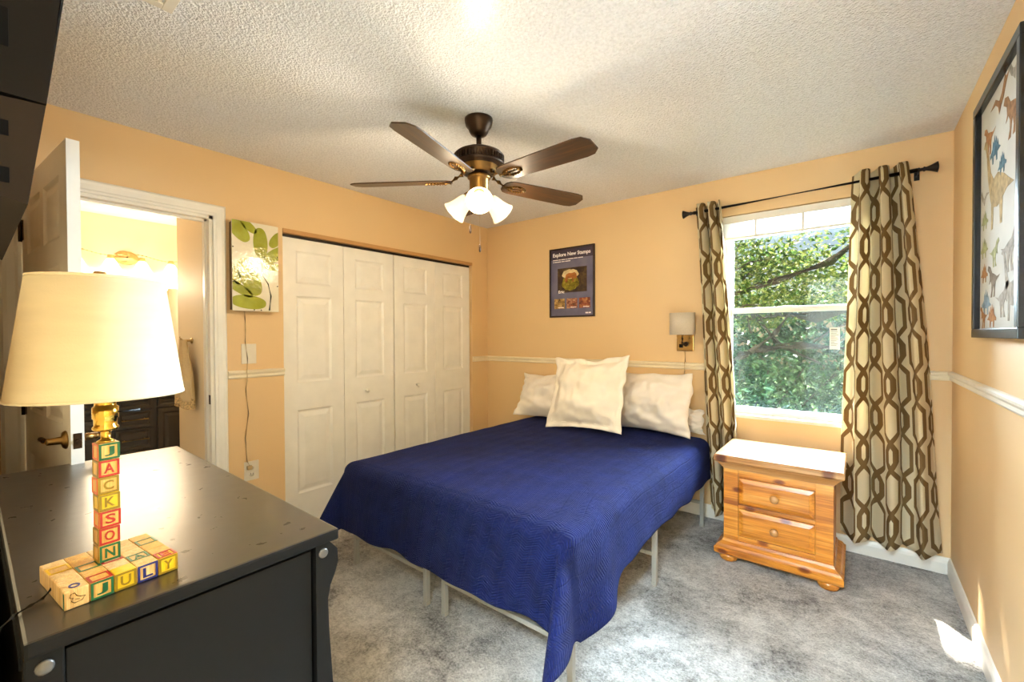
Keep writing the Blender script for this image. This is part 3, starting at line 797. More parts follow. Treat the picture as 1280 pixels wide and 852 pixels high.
# S-curved front posts and straight rear posts
S = [(-.020, .854), (-.012, .845), (.0, .83), (.002, .80), (-.006, .775), (-.018, .75), (-.024, .72), (-.022, .65), (-.014, .52), (-.006, .36), (.0, .2), (.006, .08), (.006, .0)]
poly = [(DYf + o, z) for o, z in S] + [(DYf - .052, 0), (DYf - .052, .854)]
for x in (DX0 + .008, DX1 - .040):
    p_ = MB().prism([(x, y, z) for y, z in poly], (0, 0, 0), (.032, 0, 0)).build('front_post', m_black, ds)
    MB().box((x, DYb, 0), (x + .032, DYb + .044, .854), .003).build('rear_post', m_black, ds)
for y, z in ((DYf - .035, .832), (DYb + .022, .832)):
    MB().lathe([(.011, 0), (.011, .0025), (.008, .004), (0, .004)], 14, (DX1 - .008, y, z), (1, 0, 0)).build('screw_cap', m_screw, ds)
for r_ in range(3):
    for c_ in range(2):
        x0 = DX0 + .045 + c_ * .59; z0 = .12 + r_ * .243
        mb = MB(); mb.box((x0, DYf - .06, z0), (x0 + .58, DYf - .03, z0 + .235), .004); d = mb.build('drawer', m_black, ds)
        for kx in (.15, .43): MB().lathe([(.008, 0), (.008, .012), (.016, .02), (.012, .028), (0, .029)], 14, (x0 + kx, DYf - .03, z0 + .118), (0, 1, 0)).build('knob', m_bronze, d)

# ================================================================ TABLE LAMP OF ALPHABET BLOCKS
bs = .0318; lx, ly = 1.969, -3.118              # near-right corner of base
LP = thing('table_lamp', (1.93, -3.19, DT), 'table lamp built of alphabet blocks with large cream shade on black dresser', 'lamp')
m_nat = [wood('natural_block_%d' % i, a, b, c, 'z', .5, 12, .1) for i, (a, b, c) in enumerate((('c79a58', 'dcb473', 'e6c68c'), ('c08a40', 'd6a552', 'e0b668'), ('cfa46a', 'e0bf8a', 'ead0a4')))]
PC = {'green': '14562f', 'red': 'a01c16', 'yellow': 'd7b21c', 'olive': '86690f', 'blue': '1c2566', 'orange': 'c8541e'}
m_pc = {k: M(k + '_block_paint', v, .4, var=.12, vscale=60) for k, v in PC.items()}
m_ink = M('brown_ink', '6a4a22', .5)
rotL = Matrix.Translation((lx, ly, 0)) @ Matrix.Rotation(R(6), 4, 'Z') @ Matrix.Translation((-lx, -ly, 0))


def block(cx, cy, cz, mat):
    mb = MB(); mb.T = rotL; h = bs / 2 - .0002
    mb.box((cx - h, cy - h, cz - h), (cx + h, cy + h, cz + h), .0022); return mb.build('alphabet_block', mat, LP)


def face_letter(par, c, cx, cy, cz, col, axis='E', ground=True, name='letter'):
    """coloured frame and letter on one face of a block"""
    if axis == 'E': T = rotL @ T_EASTFACE(cx + bs / 2 - .0002, cy, cz)
    elif axis == 'S': T = rotL @ T_NORTH(cx, cy - bs / 2 + .0002, cz)
    else: T = rotL @ Matrix(((0, -1, 0, cx), (1, 0, 0, cy), (0, 0, 1, cz + bs / 2 - .0002), (0, 0, 0, 1)))
    if ground:
        mb = MB(); mb.T = T; o, i = bs * .47, bs * .36
        for a, b in (((-o, -o, 0), (o, -i, .0008)), ((-o, i, 0), (o, o, .0008)), ((-o, -i, 0), (-i, i, .0008)), ((i, -i, 0), (o, i, .0008))): mb.box(a, b)
        mb.build('letter_border', col, par)
    if c:
        text_mb(c, bs, T @ Matrix.Translation((0, 0, .0004)), .0012, .0006, fit=(bs * .46, bs * .56)).build(name, col, par)


front = ['', 'J', 'U', 'L', 'Y']; fcol = [None, 'green', 'yellow', 'blue', 'yellow']
for i in range(5):                                   # into the table
    for j in range(5):
        cx, cy, cz = lx - bs / 2 - i * bs, ly - bs / 2 - (4 - j) * bs, DT + bs / 2
        if i == 0 and j in (2, 4): bm_ = m_pc['yellow']
        else: bm_ = m_nat[(i * 3 + j) % 3]
        b = block(cx, cy, cz, bm_)
        if i == 0:
            if front[j]: face_letter(b, front[j], cx, cy, cz, m_pc[fcol[j]] if j not in (2, 4) else m_pc['olive'], 'E')
            else:
                T = rotL @ T_EASTFACE(cx + bs / 2, cy, cz)   # little bird drawn in brown line
                mb = MB(); pts = [(-.009, .004), (-.008, .009), (-.003, .010), (-.001, .005), (.004, .001), (.010, .0), (.006, -.006), (-.003, -.007), (-.007, -.003), (-.005, .002), (-.009, .004)]
                mb.T = T; mb.tube([(x, y, .0) for x, y in pts], .0007, 5).tube([(-.002, -.001, 0), (.003, -.003, 0)], .0006, 5); mb.build('bird_drawing', m_ink, b)
                mb = MB(); mb.T = rotL; mb.box((lx - .0001 - .0045, cy - bs / 2 - .0004, DT + .003), (lx - .001, cy - bs / 2 + .0004, DT + bs - .003)); mb.build('green_edge', m_pc['green'], b)
        tc_ = {(0, 0): ('O', 'blue'), (0, 1): ('', 'red'), (2, 1): ('', 'green'), (3, 0): ('', 'yellow'), (1, 3): ('A', 'green'), (3, 4): ('', 'green'), (0, 4): ('E', 'red'), (2, 2): ('', 'red')}.get((i, j))
        if tc_: face_letter(b, tc_[0], cx, cy, cz, m_pc[tc_[1]], 'T', ground=tc_[0] != 'O')
kx, ky = 1.880, -3.199
ccol = ['green', 'red', 'olive', 'yellow', 'red', 'red', 'green']
for k, c in enumerate('JACKSON'):
    cz = DT + bs + bs / 2 + (6 - k) * bs; dx, dy = .0008 * sin(k * 2.1), .0008 * cos(k * 1.7)
    b = block(kx + dx, ky + dy, cz, m_nat[1 if k not in (2, 3) else 1] if k != 3 else m_pc['yellow'])
    face_letter(b, c, kx + dx, ky + dy, cz, m_pc[ccol[k]] if k != 3 else m_pc['olive'], 'E')
    face_letter(b, '', kx + dx, ky + dy, cz, m_pc[('orange', 'olive', 'orange', 'olive', 'orange', 'olive', 'olive')[k]], 'S')
ax, ay = (rotL @ Vector((kx, ky, 0)))[:2]
zt = DT + 8 * bs
MB().lathe([(.013, 0), (.013, .003), (.0075, .006), (.0075, .022), (.010, .024)], 18, (ax, ay, zt)).build('neck', m_brass, LP)
MB().lathe([(.010, .020), (.019, .024), (.020, .028), (.017, .032), (.0175, .044), (.0195, .046), (.0195, .066), (.016, .069), (.016, .074), (.018, .078), (.018, .09), (.012, .094)], 20, (ax, ay, zt)).build('socket', m_brass, LP)
MB().tube([(ax, ay, zt + .055), (ax + .006, ay + .05, zt + .055)], .0035, 8).build('switch_key', m_cordb, LP)
ZS0, ZS1 = 1.224, 1.440
ax2, ay2 = ax - .004, ay - .004
shade = MB().lathe([(.125, 0), (.097, ZS1 - ZS0), (.0955, ZS1 - ZS0), (.1235, 0)], 48, (ax2, ay2, ZS0), cap=False).build('lamp_shade', m_shade, LP)
for r_, z_ in ((.1245, ZS0), (.0965, ZS1)): MB().lathe([(r_ + .001, -.002), (r_ + .001, .003), (r_ - .0015, .003), (r_ - .0015, -.002), (r_ + .001, -.002)], 48, (ax2, ay2, z_), cap=False).build('shade_rim', m_shade, shade)
mb = MB(); mb.tube([(ax, ay, zt + .09), (ax2, ay2 - .03, zt + .14), (ax2, ay2 - .035, zt + .22), (ax2, ay2, ZS1 - .006)], .0016, 6).tube([(ax, ay, zt + .09), (ax2, ay2 + .03, zt + .14), (ax2, ay2 + .035, zt + .22), (ax2, ay2, ZS1 - .006)], .0016, 6)
for k in range(3): mb.tube([(ax2, ay2, ZS1 - .006), (ax2 + .093 * cos(k * 2.094), ay2 + .093 * sin(k * 2.094), ZS1 - .004)], .0014, 6)
mb.build('harp', m_brass, LP)
MB().lathe([(.010, .0), (.022, .03), (.028, .06), (.020, .085), (0, .095)], 16, (ax, ay, zt + .092)).build('bulb', M('unlit_bulb', 'e9e7e2', .3), LP)
MB().lathe([(.007, -.004), (.0095, .002), (.0095, .016), (.008, .019), (0, .02)], 14, (ax2, ay2, ZS1 - .002)).build('finial', m_brassy, LP)
MB().tube([(1.905, -3.283, DT + .014), (1.915, -3.295, DT + .005), (1.925, -3.31, DT + .004), (1.94, -3.329, DT + .003), (1.945, -3.345, DT - .01), (1.945, -3.352, DT - .06)], .0028, 8).build('cord', m_cordb, LP)

# ================================================================ CEILING FAN
fx, fy, fz = 1.482, -1.72, 2.125
fn_ = thing('ceiling_fan', (fx, fy, H), 'five-blade ceiling fan with dark wood blades and three lit glass shades', 'ceiling fan')
MB().lathe([(.072, 0), (.072, -.012), (.066, -.035), (.052, -.052), (.050, -.062), (.040, -.078), (.018, -.086)], 28, (fx, fy, H)).build('canopy', m_bronze, fn_)
MB().lathe([(.0135, -.08), (.0135, -.165)], 14, (fx, fy, H)).build('downrod', m_bronze, fn_)
mh = MB().lathe([(.018, 2.300), (.025, 2.288), (.085, 2.278), (.118, 2.262), (.130, 2.250), (.130, 2.246), (.123, 2.243), (.123, 2.215), (.131, 2.212), (.131, 2.205), (.118, 2.198), (.100, 2.192), (.092, 2.170), (.075, 2.160), (.050, 2.152)], 40, (fx, fy, 0)).build('motor_housing', m_bronze, fn_)
mb = MB()
for k in range(48):
    a = 2 * pi * k / 48; mb.T = Matrix.Translation((fx, fy, 0)) @ Matrix.Rotation(a, 4, 'Z'); mb.box((.121, -.0035, 2.216), (.1295, .0035, 2.242))
mb.build('vent_ribs', m_bronze, mh)
MB().lathe([(.119, 2.199), (.101, 2.1925), (.0935, 2.170), (.076, 2.159)], 40, (fx, fy, 0), cap=False).build('lower_bowl', m_brassy, mh)
MB().lathe([(.040, 2.158), (.058, 2.150), (.060, 2.140), (.054, 2.134), (.049, 2.128), (.049, 2.062), (.044, 2.052), (.046, 2.040), (.040, 2.022), (.018, 2.012), (0, 2.010)], 28, (fx, fy, 0)).build('switch_housing', m_brassy, fn_)
for k in range(5):
    a = R(-74 + 72 * k)
    Tb = Matrix.Translation((fx, fy, fz)) @ Matrix.Rotation(a, 4, 'Z') @ Matrix.Rotation(R(-12), 4, 'X')
    outline = [(.165, -.050), (.20, -.058), (.40, -.064), (.60, -.068), (.640, -.062), (.668, -.030), (.668, .036), (.640, .062), (.60, .068), (.40, .064), (.20, .058), (.165, .050), (.145, .03), (.14, 0), (.145, -.03)]
    m_b = m_blade
    # blade mesh local to its own object so the grain runs along it
    me_mb = MB(); me_mb.prism([(x, y, -.003) for x, y in outline], (0, 0, 0), (0, 0, .006))
    bl_ = me_mb.build('fan_blade', m_b, fn_)
    bl_.data.transform(Matrix.Translation(wloc(fn_)))
    Tl = Matrix.Translation(-wloc(fn_)) @ Tb
    bl_.matrix_local = Tl
    # ring shaped blade iron under the blade
    mb = MB(); mb.T = Matrix.Translation((fx, fy, H)) @ Matrix.Translation(-Vector((fx, fy, H)))
    def loc(x, y, z): return (x, y, z)
    ring = [(.225 + .052 * cos(q / 20 * 2 * pi), .026 * sin(q / 20 * 2 * pi), -.006) for q in range(21)]
    mb.tube(ring, .0065, 8).tube([(.175, 0, -.006), (.15, 0, -.004), (.12, 0, .018), (.085, 0, .034)], [.010, .010, .011, .013], 8)
    mb.tube([(.18, -.0, -.005), (.27, 0, -.005)], .004, 6)
    for sx, sy in ((.2, .012), (.2, -.012), (.262, 0)): mb.lathe([(.005, 0), (.005, -.0035), (0, -.005)], 8, (sx, sy, -.0045))
    ir = mb.build('blade_iron', m_brassy, None); ir.parent = bl_
m_fanglow = emit('lit_frosted_fan_glass', (1, .80, .48), .55, 'f6e6c4')
m_fanbulb = emit('fan_bulb_glow', (1, .9, .66), 5)
for k in range(3):
    a = R(-47 + 122 * k - (2 if k == 2 else 0)); d = Vector((cos(a), sin(a), 0)); ax_ = (d * .80 + Vector((0, 0, -.60))).normalized()
    p0 = Vector((fx, fy, 2.062)) + d * .040
    arm = MB().tube([Vector((fx, fy, 2.075)) + d * .03, p0 + Vector((0, 0, .0)), p0 + ax_ * .022], [.012, .013, .017], 12).lathe([(.016, .0), (.024, .014), (.026, .03)], 16, p0 + ax_ * .008, ax_).build('lamp_arm', m_brassy, fn_)
    sh = MB().lathe([(.026, .030), (.034, .036), (.040, .055), (.046, .085), (.056, .118), (.066, .138), (.064, .139), (.053, .118), (.043, .085), (.037, .055), (.030, .038)], 28, p0, ax_, cap=False).build('glass_shade', m_fanglow, fn_)
    MB().lathe([(.012, .03), (.020, .055), (.027, .08), (.022, .10), (.008, .112), (0, .113)], 16, p0, ax_).build('bulb', m_fanbulb, sh)
    lamp('fan_bulb_light', 'POINT', p0 + ax_ * .165, P_FAN, (1, .82, .56), shadow_soft_size=.045)
for (cx, cy, z0, fob) in ((1.447, -1.75, 1.90, 'pull_chain'), (1.515, -1.752, 1.795, 'pull_chain')):
    ch = MB().tube([(fx + (cx - fx) * .9, cy + .01, 2.04), (cx, cy, 2.0), (cx, cy, z0)], .0012, 6).build('pull_chain', M('pale_chain', 'd9cdb8', .3, .6), fn_)
    MB().lathe([(.002, 0), (.0045, -.006), (.0055, -.02), (.0055, -.034), (.003, -.042), (0, -.043)], 10, (cx, cy, z0)).build('chain_fob', m_bronze, ch)

# ================================================================ POSTER
px0, px1, pz0, pz1 = .782, 1.241, 1.495, 2.117
po = thing('framed_poster', ((px0 + px1) / 2, 0, pz0), 'dark framed blue-grey stamp poster headed Explore New Stamps on back wall', 'poster')
mb = MB(); fw_, fd = .013, .02
for a, b in (((px0, -fd, pz0), (px1, 0, pz0 + fw_)), ((px0, -fd, pz1 - fw_), (px1, 0, pz1)), ((px0, -fd, pz0 + fw_), (px0 + fw_, 0, pz1 - fw_)), ((px1 - fw_, -fd, pz0 + fw_), (px1, 0, pz1 - fw_))): mb.box(a, b, .002)
mb.build('frame', M('dark_brown_frame', '2c1a12', .4), po)
def poster_mat():
    m, nt, b = base_mat('slate_blue_poster'); n = tex(nt, 'ShaderNodeTexNoise', 5, Detail=4)
    nt.links.new(ramp(nt, n.outputs['Fac'], [(.3, hexc('4e4c64')), (.55, hexc('66637c')), (.75, hexc('777280'))]), b.inputs['Base Color']); b.inputs['Roughness'].default_value = .35
    return m
pr = MB().box((px0 + .01, -.010, pz0 + .01), (px1 - .01, -.006, pz1 - .01)).build('poster_print', poster_mat(), po)
MB().box((px0 + .013, -.0106, pz1 - .10), (px1 - .013, -.0100, pz1 - .013)).build('title_band', M('dark_plum_band', '3d3142', .4), pr)
m_pw = M('pale_print', 'f2ecec', .5)
text_mb('Explore New Stamps', .05, T_NORTH((px0 + px1) / 2 - .002, -.0108, pz1 - .062), .0006, .0014, fit=(.385, .044)).build('title_text', m_pw, pr)
mb = MB(); x = px0 + .035
for row, ws in enumerate(((.055, .022, .04, .014, .06, .035, .05), (.012, .07, .03, .055))):
    x = px0 + .035
    for w in ws: mb.box((x, -.0111, pz1 - .106 - row * .018), (x + w, -.0107, pz1 - .099 - row * .018)); x += w + .006
mb.build('subtitle_lines', m_pw, pr)
def framing(name, x0, x1, z0, z1, stops, scale, par=pr):
    m, nt, b = base_mat(name + '_ink'); n = tex(nt, 'ShaderNodeTexNoise', scale, Detail=5, Roughness=.7)
    nt.links.new(ramp(nt, n.outputs['Fac'], stops), b.inputs['Base Color']); b.inputs['Roughness'].default_value = .4
    return MB().box((x0, -.0108, z0), (x1, -.0098, z1)).build(name, m, par)
ph_ = framing('photo_panel', px0 + .085, px1 - .075, 1.715, 1.935, [(.35, hexc('24120c')), (.5, hexc('3a2414')), (.65, hexc('57431d'))], 18)
def blob(name, pts, mat, par, d=0.0002):
    MB().prism([(x, -.0108 - d, z) for x, z in pts], (0, 0, 0), (0, -.0004, 0)).build(name, mat, par)
ell = lambda cx, cz, a, b, n=26, j=.06: [(cx + a * cos(2 * pi * i / n) * (1 + j * sin(i * 5.1)), cz + b * sin(2 * pi * i / n) * (1 + j * cos(i * 3.7))) for i in range(n)]
blob('meadow_shape', ell(1.0, 1.80, .088, .068), leaf_mat('printed_meadow', [(.35, hexc('5a5416')), (.5, hexc('8f8422')), (.65, hexc('b9a640'))], 40), pr)
blob('sky_shape', ell(1.0, 1.878, .085, .042), M('printed_sky', 'cdb98a', .5, var=.2, vscale=40), pr, .0006)
an = [(.945, 1.815), (.95, 1.85), (.955, 1.875), (.985, 1.888), (1.02, 1.885), (1.045, 1.892), (1.062, 1.875), (1.068, 1.85), (1.058, 1.832), (1.045, 1.835), (1.035, 1.845), (1.034, 1.808), (1.022, 1.808), (1.018, 1.842), (.975, 1.842), (.97, 1.806), (.958, 1.806)]
blob('grazing_animal', an, M('printed_hide', '9a5a1e', .5, var=.4, vscale=40), pr, .001)
text_mb('Eric', .03, T_NORTH(px0 + .125, -.0120, 1.724), .0006, .0006, fit=(.062, .026)).build('caption_text', m_pw, pr)
tm = text_mb('STAMPS', .01, T_NORTH(0, 0, 0), .0006)
for k, st_ in enumerate(([(.35, hexc('4a3216')), (.5, hexc('a07a3c')), (.65, hexc('c9a764'))], [(.35, hexc('2a1610')), (.5, hexc('8a4a30')), (.65, hexc('b98c68'))], [(.35, hexc('31170f')), (.5, hexc('8a4028')), (.65, hexc('b0804a'))])):
    x0 = px0 + .05 + k * .128
    q = framing('photo_panel', x0, x0 + .11, 1.572, 1.662, st_, 38)
    MB().box((x0 + .04, -.0114, 1.579), (x0 + .10, -.0107, 1.585)).build('caption_line', m_pw, q)
MB().box((px1 - .09, -.0112, 1.523), (px1 - .062, -.0106, 1.534)).box((px1 - .058, -.0112, 1.523), (px1 - .036, -.0106, 1.534)).build('footer_mark', m_pw, pr)

# ================================================================ WALL SCONCE
sc_ = thing('wall_sconce', (2.0, 0, 1.21), 'small wall sconce with grey linen shade beside the left curtain', 'sconce')
MB().box((1.932, -.014, 1.210), (2.055, 0, 1.385), .004).build('backplate', M('bronze_gold_plate', 'a98450', .22, 1), sc_)
MB().tube([(2.0, -.012, 1.262), (2.0, -.06, 1.262), (2.0, -.098, 1.272), (2.0, -.10, 1.30), (2.0, -.10, 1.36)], [.008, .009, .009, .008, .008], 10).lathe([(.018, 0), (.018, .012), (.012, .016)], 14, (2.0, -.014, 1.262), (0, -1, 0)).lathe([(.015, 0), (.017, .01), (.017, .04)], 14, (2.0, -.10, 1.33)).build('arm', m_bronze, sc_)
MB().box((1.952, -.020, 1.236), (1.978, -.013, 1.262), .002).build('rocker_switch', m_slot, sc_)
def ov(k, z, s_=1): return [(2.0 + .090 * s_ * cos(2 * pi * j / 36), -.10 + .075 * s_ * sin(2 * pi * j / 36), z) for j in range(36)]
MB().loft([ov(0, 1.332), ov(0, 1.492), ov(0, 1.492, .975), ov(0, 1.332, .975), ov(0, 1.332)], cap=False).build('lamp_shade', m_lin, sc_)
MB().tube([(1.99, -.008, 1.21), (1.992, -.006, 1.13), (1.992, -.023, 1.126), (1.992, -.023, 1.066), (1.988, -.006, 1.06), (1.985, -.006, .9), (1.99, -.006, .72)], .0025, 6).build('cord', m_cord, sc_)

# ================================================================ LEAF GLASS WALL LAMP
lg = thing('leaf_wall_lamp', (0, -2.235, 1.49), 'frosted glass wall panel with green leaves beside the bathroom doorway', 'wall lamp')
gy0, gy1, gz0, gz1 = -2.368, -2.10, 1.492, 2.043
MB().box((0, gy0 + .004, gz0 + .006), (.047, gy1 - .03, gz1 - .01), .003).build('back_box', M('bronze_tin_box', '6d5128', .5, .3), lg)
def rip():
    m, nt, b = base_mat('rippled_cream_glass'); b.inputs['Base Color'].default_value = (*hexc('e0d6be'), 1); b.inputs['Roughness'].default_value = .12
    n = tex(nt, 'ShaderNodeTexNoise', 45, Detail=2); bump(nt, b, n.outputs['Fac'], .2, .006); return m, nt, b
m_rip = rip()[0]
_m, _nt, _b = rip(); _n = tex(_nt, 'ShaderNodeTexNoise', 12, Detail=3)
_nt.links.new(ramp(_nt, _n.outputs['Fac'], [(.3, hexc('8d8e1e')), (.7, hexc('a6a83a'))]), _b.inputs['Base Color']); m_rleaf = _m; m_rleaf.name = 'rippled_green_glass'
gp = MB().box((.048, gy0, gz0), (.056, gy1, gz1), .0015).build('glass_panel', m_rip, lg)
gw, gh = gy1 - gy0, gz1 - gz0
def leafpts(cx, cz, L, w, ang, n=18):
    pts = [(L / 2 * cos(pi * i / n) * 1.0, w / 2 * sin(pi * i / n) ** .8) for i in range(n + 1)] + [(L / 2 * cos(pi * i / n), -w / 2 * sin(pi * i / n) ** .8) for i in range(n - 1, 0, -1)]
    c, s_ = cos(ang), sin(ang); out_ = []
    for x, y in pts: out_.append((min(max(gy0 + .001, cx + x * c - y * s_), gy1 - .001), min(max(gz0 + .001, cz + x * s_ + y * c), gz1 - .001)))
    return out_
U = lambda u, v: (gy0 + u * gw, gz1 - v * gh)           # 0..1 across, 0..1 down
for u, v, L, w, a in ((.10, .08, .20, .09, -52), (.35, .05, .11, .05, -40), (.60, .22, .19, .085, 92), (.95, .16, .12, .06, 55), (.92, .34, .17, .075, 38), (.36, .62, .24, .11, -68), (.06, .60, .13, .05, -70), (.10, .74, .20, .055, -32), (.34, .90, .20, .085, -5), (.95, .48, .14, .05, 0)):
    y, z = U(u, v)
    MB().prism([(.0555, p, q) for p, q in leafpts(y, z, L, w, R(a))], (0, 0, 0), (.0012, 0, 0)).build('painted_leaf', m_rleaf, lg)
MB().tube([(.0568, U(.63, .58)[0], U(.63, .58)[1]), (.0568, U(.76, .68)[0], U(.76, .68)[1]), (.0568, U(.82, .82)[0], U(.82, .82)[1]), (.0568, U(.78, .985)[0], U(.78, .985)[1])], [.0006, .003, .0042, .0046], 6).build('dark_stem', M('dark_green_stem', '1f2f14', .3), lg)
for u, v in ((.02, .30), (.02, .68), (.97, .36), (.97, .70), (.45, .985), (.60, .985)):
    y, z = U(u, v); MB().lathe([(.004, 0), (.004, .003), (0, .004)], 8, (.056, y, z), (1, 0, 0)).build('clip', m_bronze, lg)
MB().tube([(.02, -2.29, gz0 + .02), (.012, -2.285, 1.45), (.014, -2.283, 1.38), (.016, -2.287, 1.30), (.016, -2.275, 1.20), (.022, -2.280, 1.128), (.0245, -2.280, 1.06), (.01, -2.285, 1.0), (.008, -2.27, .85), (.008, -2.29, .7), (.012, -2.282, .55), (.03, -2.272, .515)], .0028, 6).build('cord', m_cord, lg)
MB().box((.008, -2.285, .497), (.032, -2.258, .522), .004).build('plug', m_cord, lg)

def plate(name, y, z, w, h, label, cat, kind):
    o = thing(name, (0, y, z), label, cat)
    MB().box((0, y - w / 2, z - h / 2), (.006, y + w / 2, z + h / 2), .002).build('wall_plate', m_plastic, o)
    if kind == 's': MB().box((.005, y - .016, z - .033), (.0085, y + .016, z + .033), .0015).build('rocker', m_plastic, o)
    else:
        for dz in (-.02, .02):
            q = MB().lathe([(.0165, 0), (.0165, .002), (0, .0022)], 16, (.0055, y, z + dz), (1, 0, 0)).build('socket', m_plastic, o)
            MB().box((.0072, y - .0075, z + dz - .004), (.0082, y - .0055, z + dz + .006)).box((.0072, y + .0055, z + dz - .004), (.0082, y + .0075, z + dz + .006)).build('slots', m_slot, q)
plate('light_switch', -2.262, 1.225, .085, .125, 'ivory light switch below the leaf wall panel', 'light switch', 's')
plate('wall_outlet', -2.255, .485, .085, .12, 'ivory wall outlet low on the wall behind the dresser', 'outlet', 'o')

# ================================================================ DINOSAUR PICTURE (east wall)
dy0, dy1, dz0, dz1 = -1.40, -.725, 1.315, 2.262
dp = thing('framed_picture', (W, (dy0 + dy1) / 2, dz0), 'large black framed dinosaur print on the right wall', 'picture')
mb = MB(); q = .035
for a, b in (((W - .032, dy0, dz0), (W, dy1, dz0 + q)), ((W - .032, dy0, dz1 - q), (W, dy1, dz1)), ((W - .032, dy0, dz0 + q), (W, dy0 + q, dz1 - q)), ((W - .032, dy1 - q, dz0 + q), (W, dy1, dz1 - q))): mb.box(a, b, .003)
mb.build('frame', M('black_satin_frame', '0d0f12', .25), dp)
pt_ = MB().box((W - .012, dy0 + .02, dz0 + .02), (W - .005, dy1 - .02, dz1 - .02)).build('print_sheet', M('pale_print_paper', 'c4c0b8', .9, var=.08, vscale=5, spec=.05), dp)
SAU = [(-.5, .02), (-.36, .08), (-.2, .16), (-.02, .22), (.12, .2), (.22, .28), (.30, .46), (.36, .58), (.44, .62), (.50, .57), (.42, .54), (.37, .44), (.32, .24), (.24, .06), (.20, .0), (.2, -.22), (.14, -.22), (.12, -.04), (.0, -.06), (-.08, -.05), (-.1, -.22), (-.16, -.22), (-.18, -.02), (-.3, .02)]
THE = [(-.5, .12), (-.3, .1), (-.1, .16), (.08, .2), (.2, .32), (.36, .36), (.42, .28), (.34, .24), (.26, .2), (.24, .08), (.30, .0), (.24, .02), (.18, .06), (.1, -.02), (.1, -.14), (.18, -.26), (.06, -.26), (.02, -.12), (-.02, -.02), (-.08, -.14), (-.04, -.26), (-.14, -.26), (-.16, -.08), (-.2, .02)]
STE = [(-.5, .0), (-.32, .08), (-.28, .22), (-.2, .14), (-.14, .32), (-.06, .2), (.0, .38), (.08, .22), (.16, .3), (.2, .14), (.3, .08), (.42, .04), (.4, -.04), (.24, -.02), (.2, -.2), (.12, -.2), (.1, -.05), (-.1, -.06), (-.14, -.2), (-.22, -.2), (-.22, -.03)]
PTE = [(-.5, .1), (-.2, .16), (.0, .06), (.14, .12), (.3, .3), (.36, .24), (.5, .26), (.36, .16), (.22, .02), (.1, -.04), (.0, -.12), (-.06, .0), (-.2, .08)]
dcol = [M('print_tone_%d' % i, c, .9, var=.35, vscale=40, spec=.04) for i, c in enumerate(('a8916b', '8d6a4c', '7f8f9b', '9a9a72', 'a0744f', '566f7c', '9a9186', '7d6f60'))]
def dino(shape, y, z, s_, c, flip=1):
    MB().prism([(W - .0124, y + flip * a * s_, z + b * s_) for a, b in shape], (0, 0, 0), (-.0006, 0, 0)).build('dinosaur_drawing', dcol[c], pt_)
dino(SAU, -1.03, 1.82, .44, 0)
for a in ((THE, -.90, 2.07, .20, 4, 1), (PTE, -1.05, 2.15, .26, 1, -1), (THE, -1.22, 2.05, .26, 1, 1), (STE, -.99, 2.00, .17, 5, 1), (PTE, -1.25, 2.18, .2, 6, 1), (THE, -1.0, 1.62, .16, 3, -1), (STE, -.83, 1.66, .14, 3, 1), (THE, -1.21, 1.60, .24, 6, -1), (STE, -.84, 1.56, .13, 4, -1), (THE, -.98, 1.52, .2, 7, 1), (STE, -.87, 1.44, .17, 2, 1), (THE, -1.12, 1.44, .2, 6, -1), (SAU, -1.25, 1.44, .3, 6, 1), (THE, -.83, 1.39, .14, 4, 1), (STE, -.97, 1.385, .15, 4, -1), (PTE, -.83, 1.86, .16, 6, 1), (STE, -.84, 1.77, .13, 3, -1), (STE, -1.1, 1.92, .13, 5, -1)):
    dino(*a)

# ================================================================ TELEVISION (south wall)
tx0, tx1 = .86, 1.80
tv = thing('television', (1.33, -3.33, 1.58), 'black television tilted down on the near wall above the dresser', 'television')
prof = [(-3.296, 1.581), (-3.27, 1.776), (-3.25, 1.984), (-3.224, 2.19), (-3.29, 2.20), (-3.33, 2.12), (-3.352, 1.98), (-3.364, 1.776), (-3.35, 1.595)]
up = [p for p in prof if p[1] > 1.77]; lo = [prof[0], (-3.2705, 1.774), (-3.362, 1.768), prof[-1]]
cb = MB().prism([(tx0, y, z) for y, z in up], (0, 0, 0), (tx1 - tx0, 0, 0)).build('cabinet', m_tv, tv)
lb = MB().prism([(tx0 + .004, y, z) for y, z in lo], (0, 0, 0), (tx1 - tx0 - .008, 0, 0)).build('speaker_housing', m_tvl, tv)
MB().prism([(tx0 + .03, y, z) for y, z in ((-3.2685, 1.80), (-3.266, 1.80), (-3.222, 2.165), (-3.2255, 2.165))], (0, 0, 0), (tx1 - tx0 - .06, 0, 0)).build('screen', m_screen, tv)
MB().box((tx1 - .002, -3.352, 1.86), (tx1 + .0012, -3.316, 1.93), .001).box((tx1 - .002, -3.345, 1.955), (tx1 + .0012, -3.305, 2.02), .001).build('port_panel', m_slot, cb)
for z in (1.985, 2.005): MB().lathe([(.005, 0), (.005, .005), (.003, .005), (.003, .002), (0, .002)], 12, (tx1 + .001, -3.32, z), (1, 0, 0)).build('jack', m_plastic, cb)
for z in (1.70, 1.615): MB().box((tx1 - .005, -3.342, z), (tx1 - .0032, -3.318, z + .028), .0005).build('side_vent', m_slot, lb)
MB().box((1.15, YS, 1.84), (1.5, -3.366, 2.06), .004).box((1.25, -3.37, 1.88), (1.29, -3.345, 2.02)).box((1.36, -3.37, 1.88), (1.40, -3.345, 2.02)).build('mount_bracket', m_rod, tv)

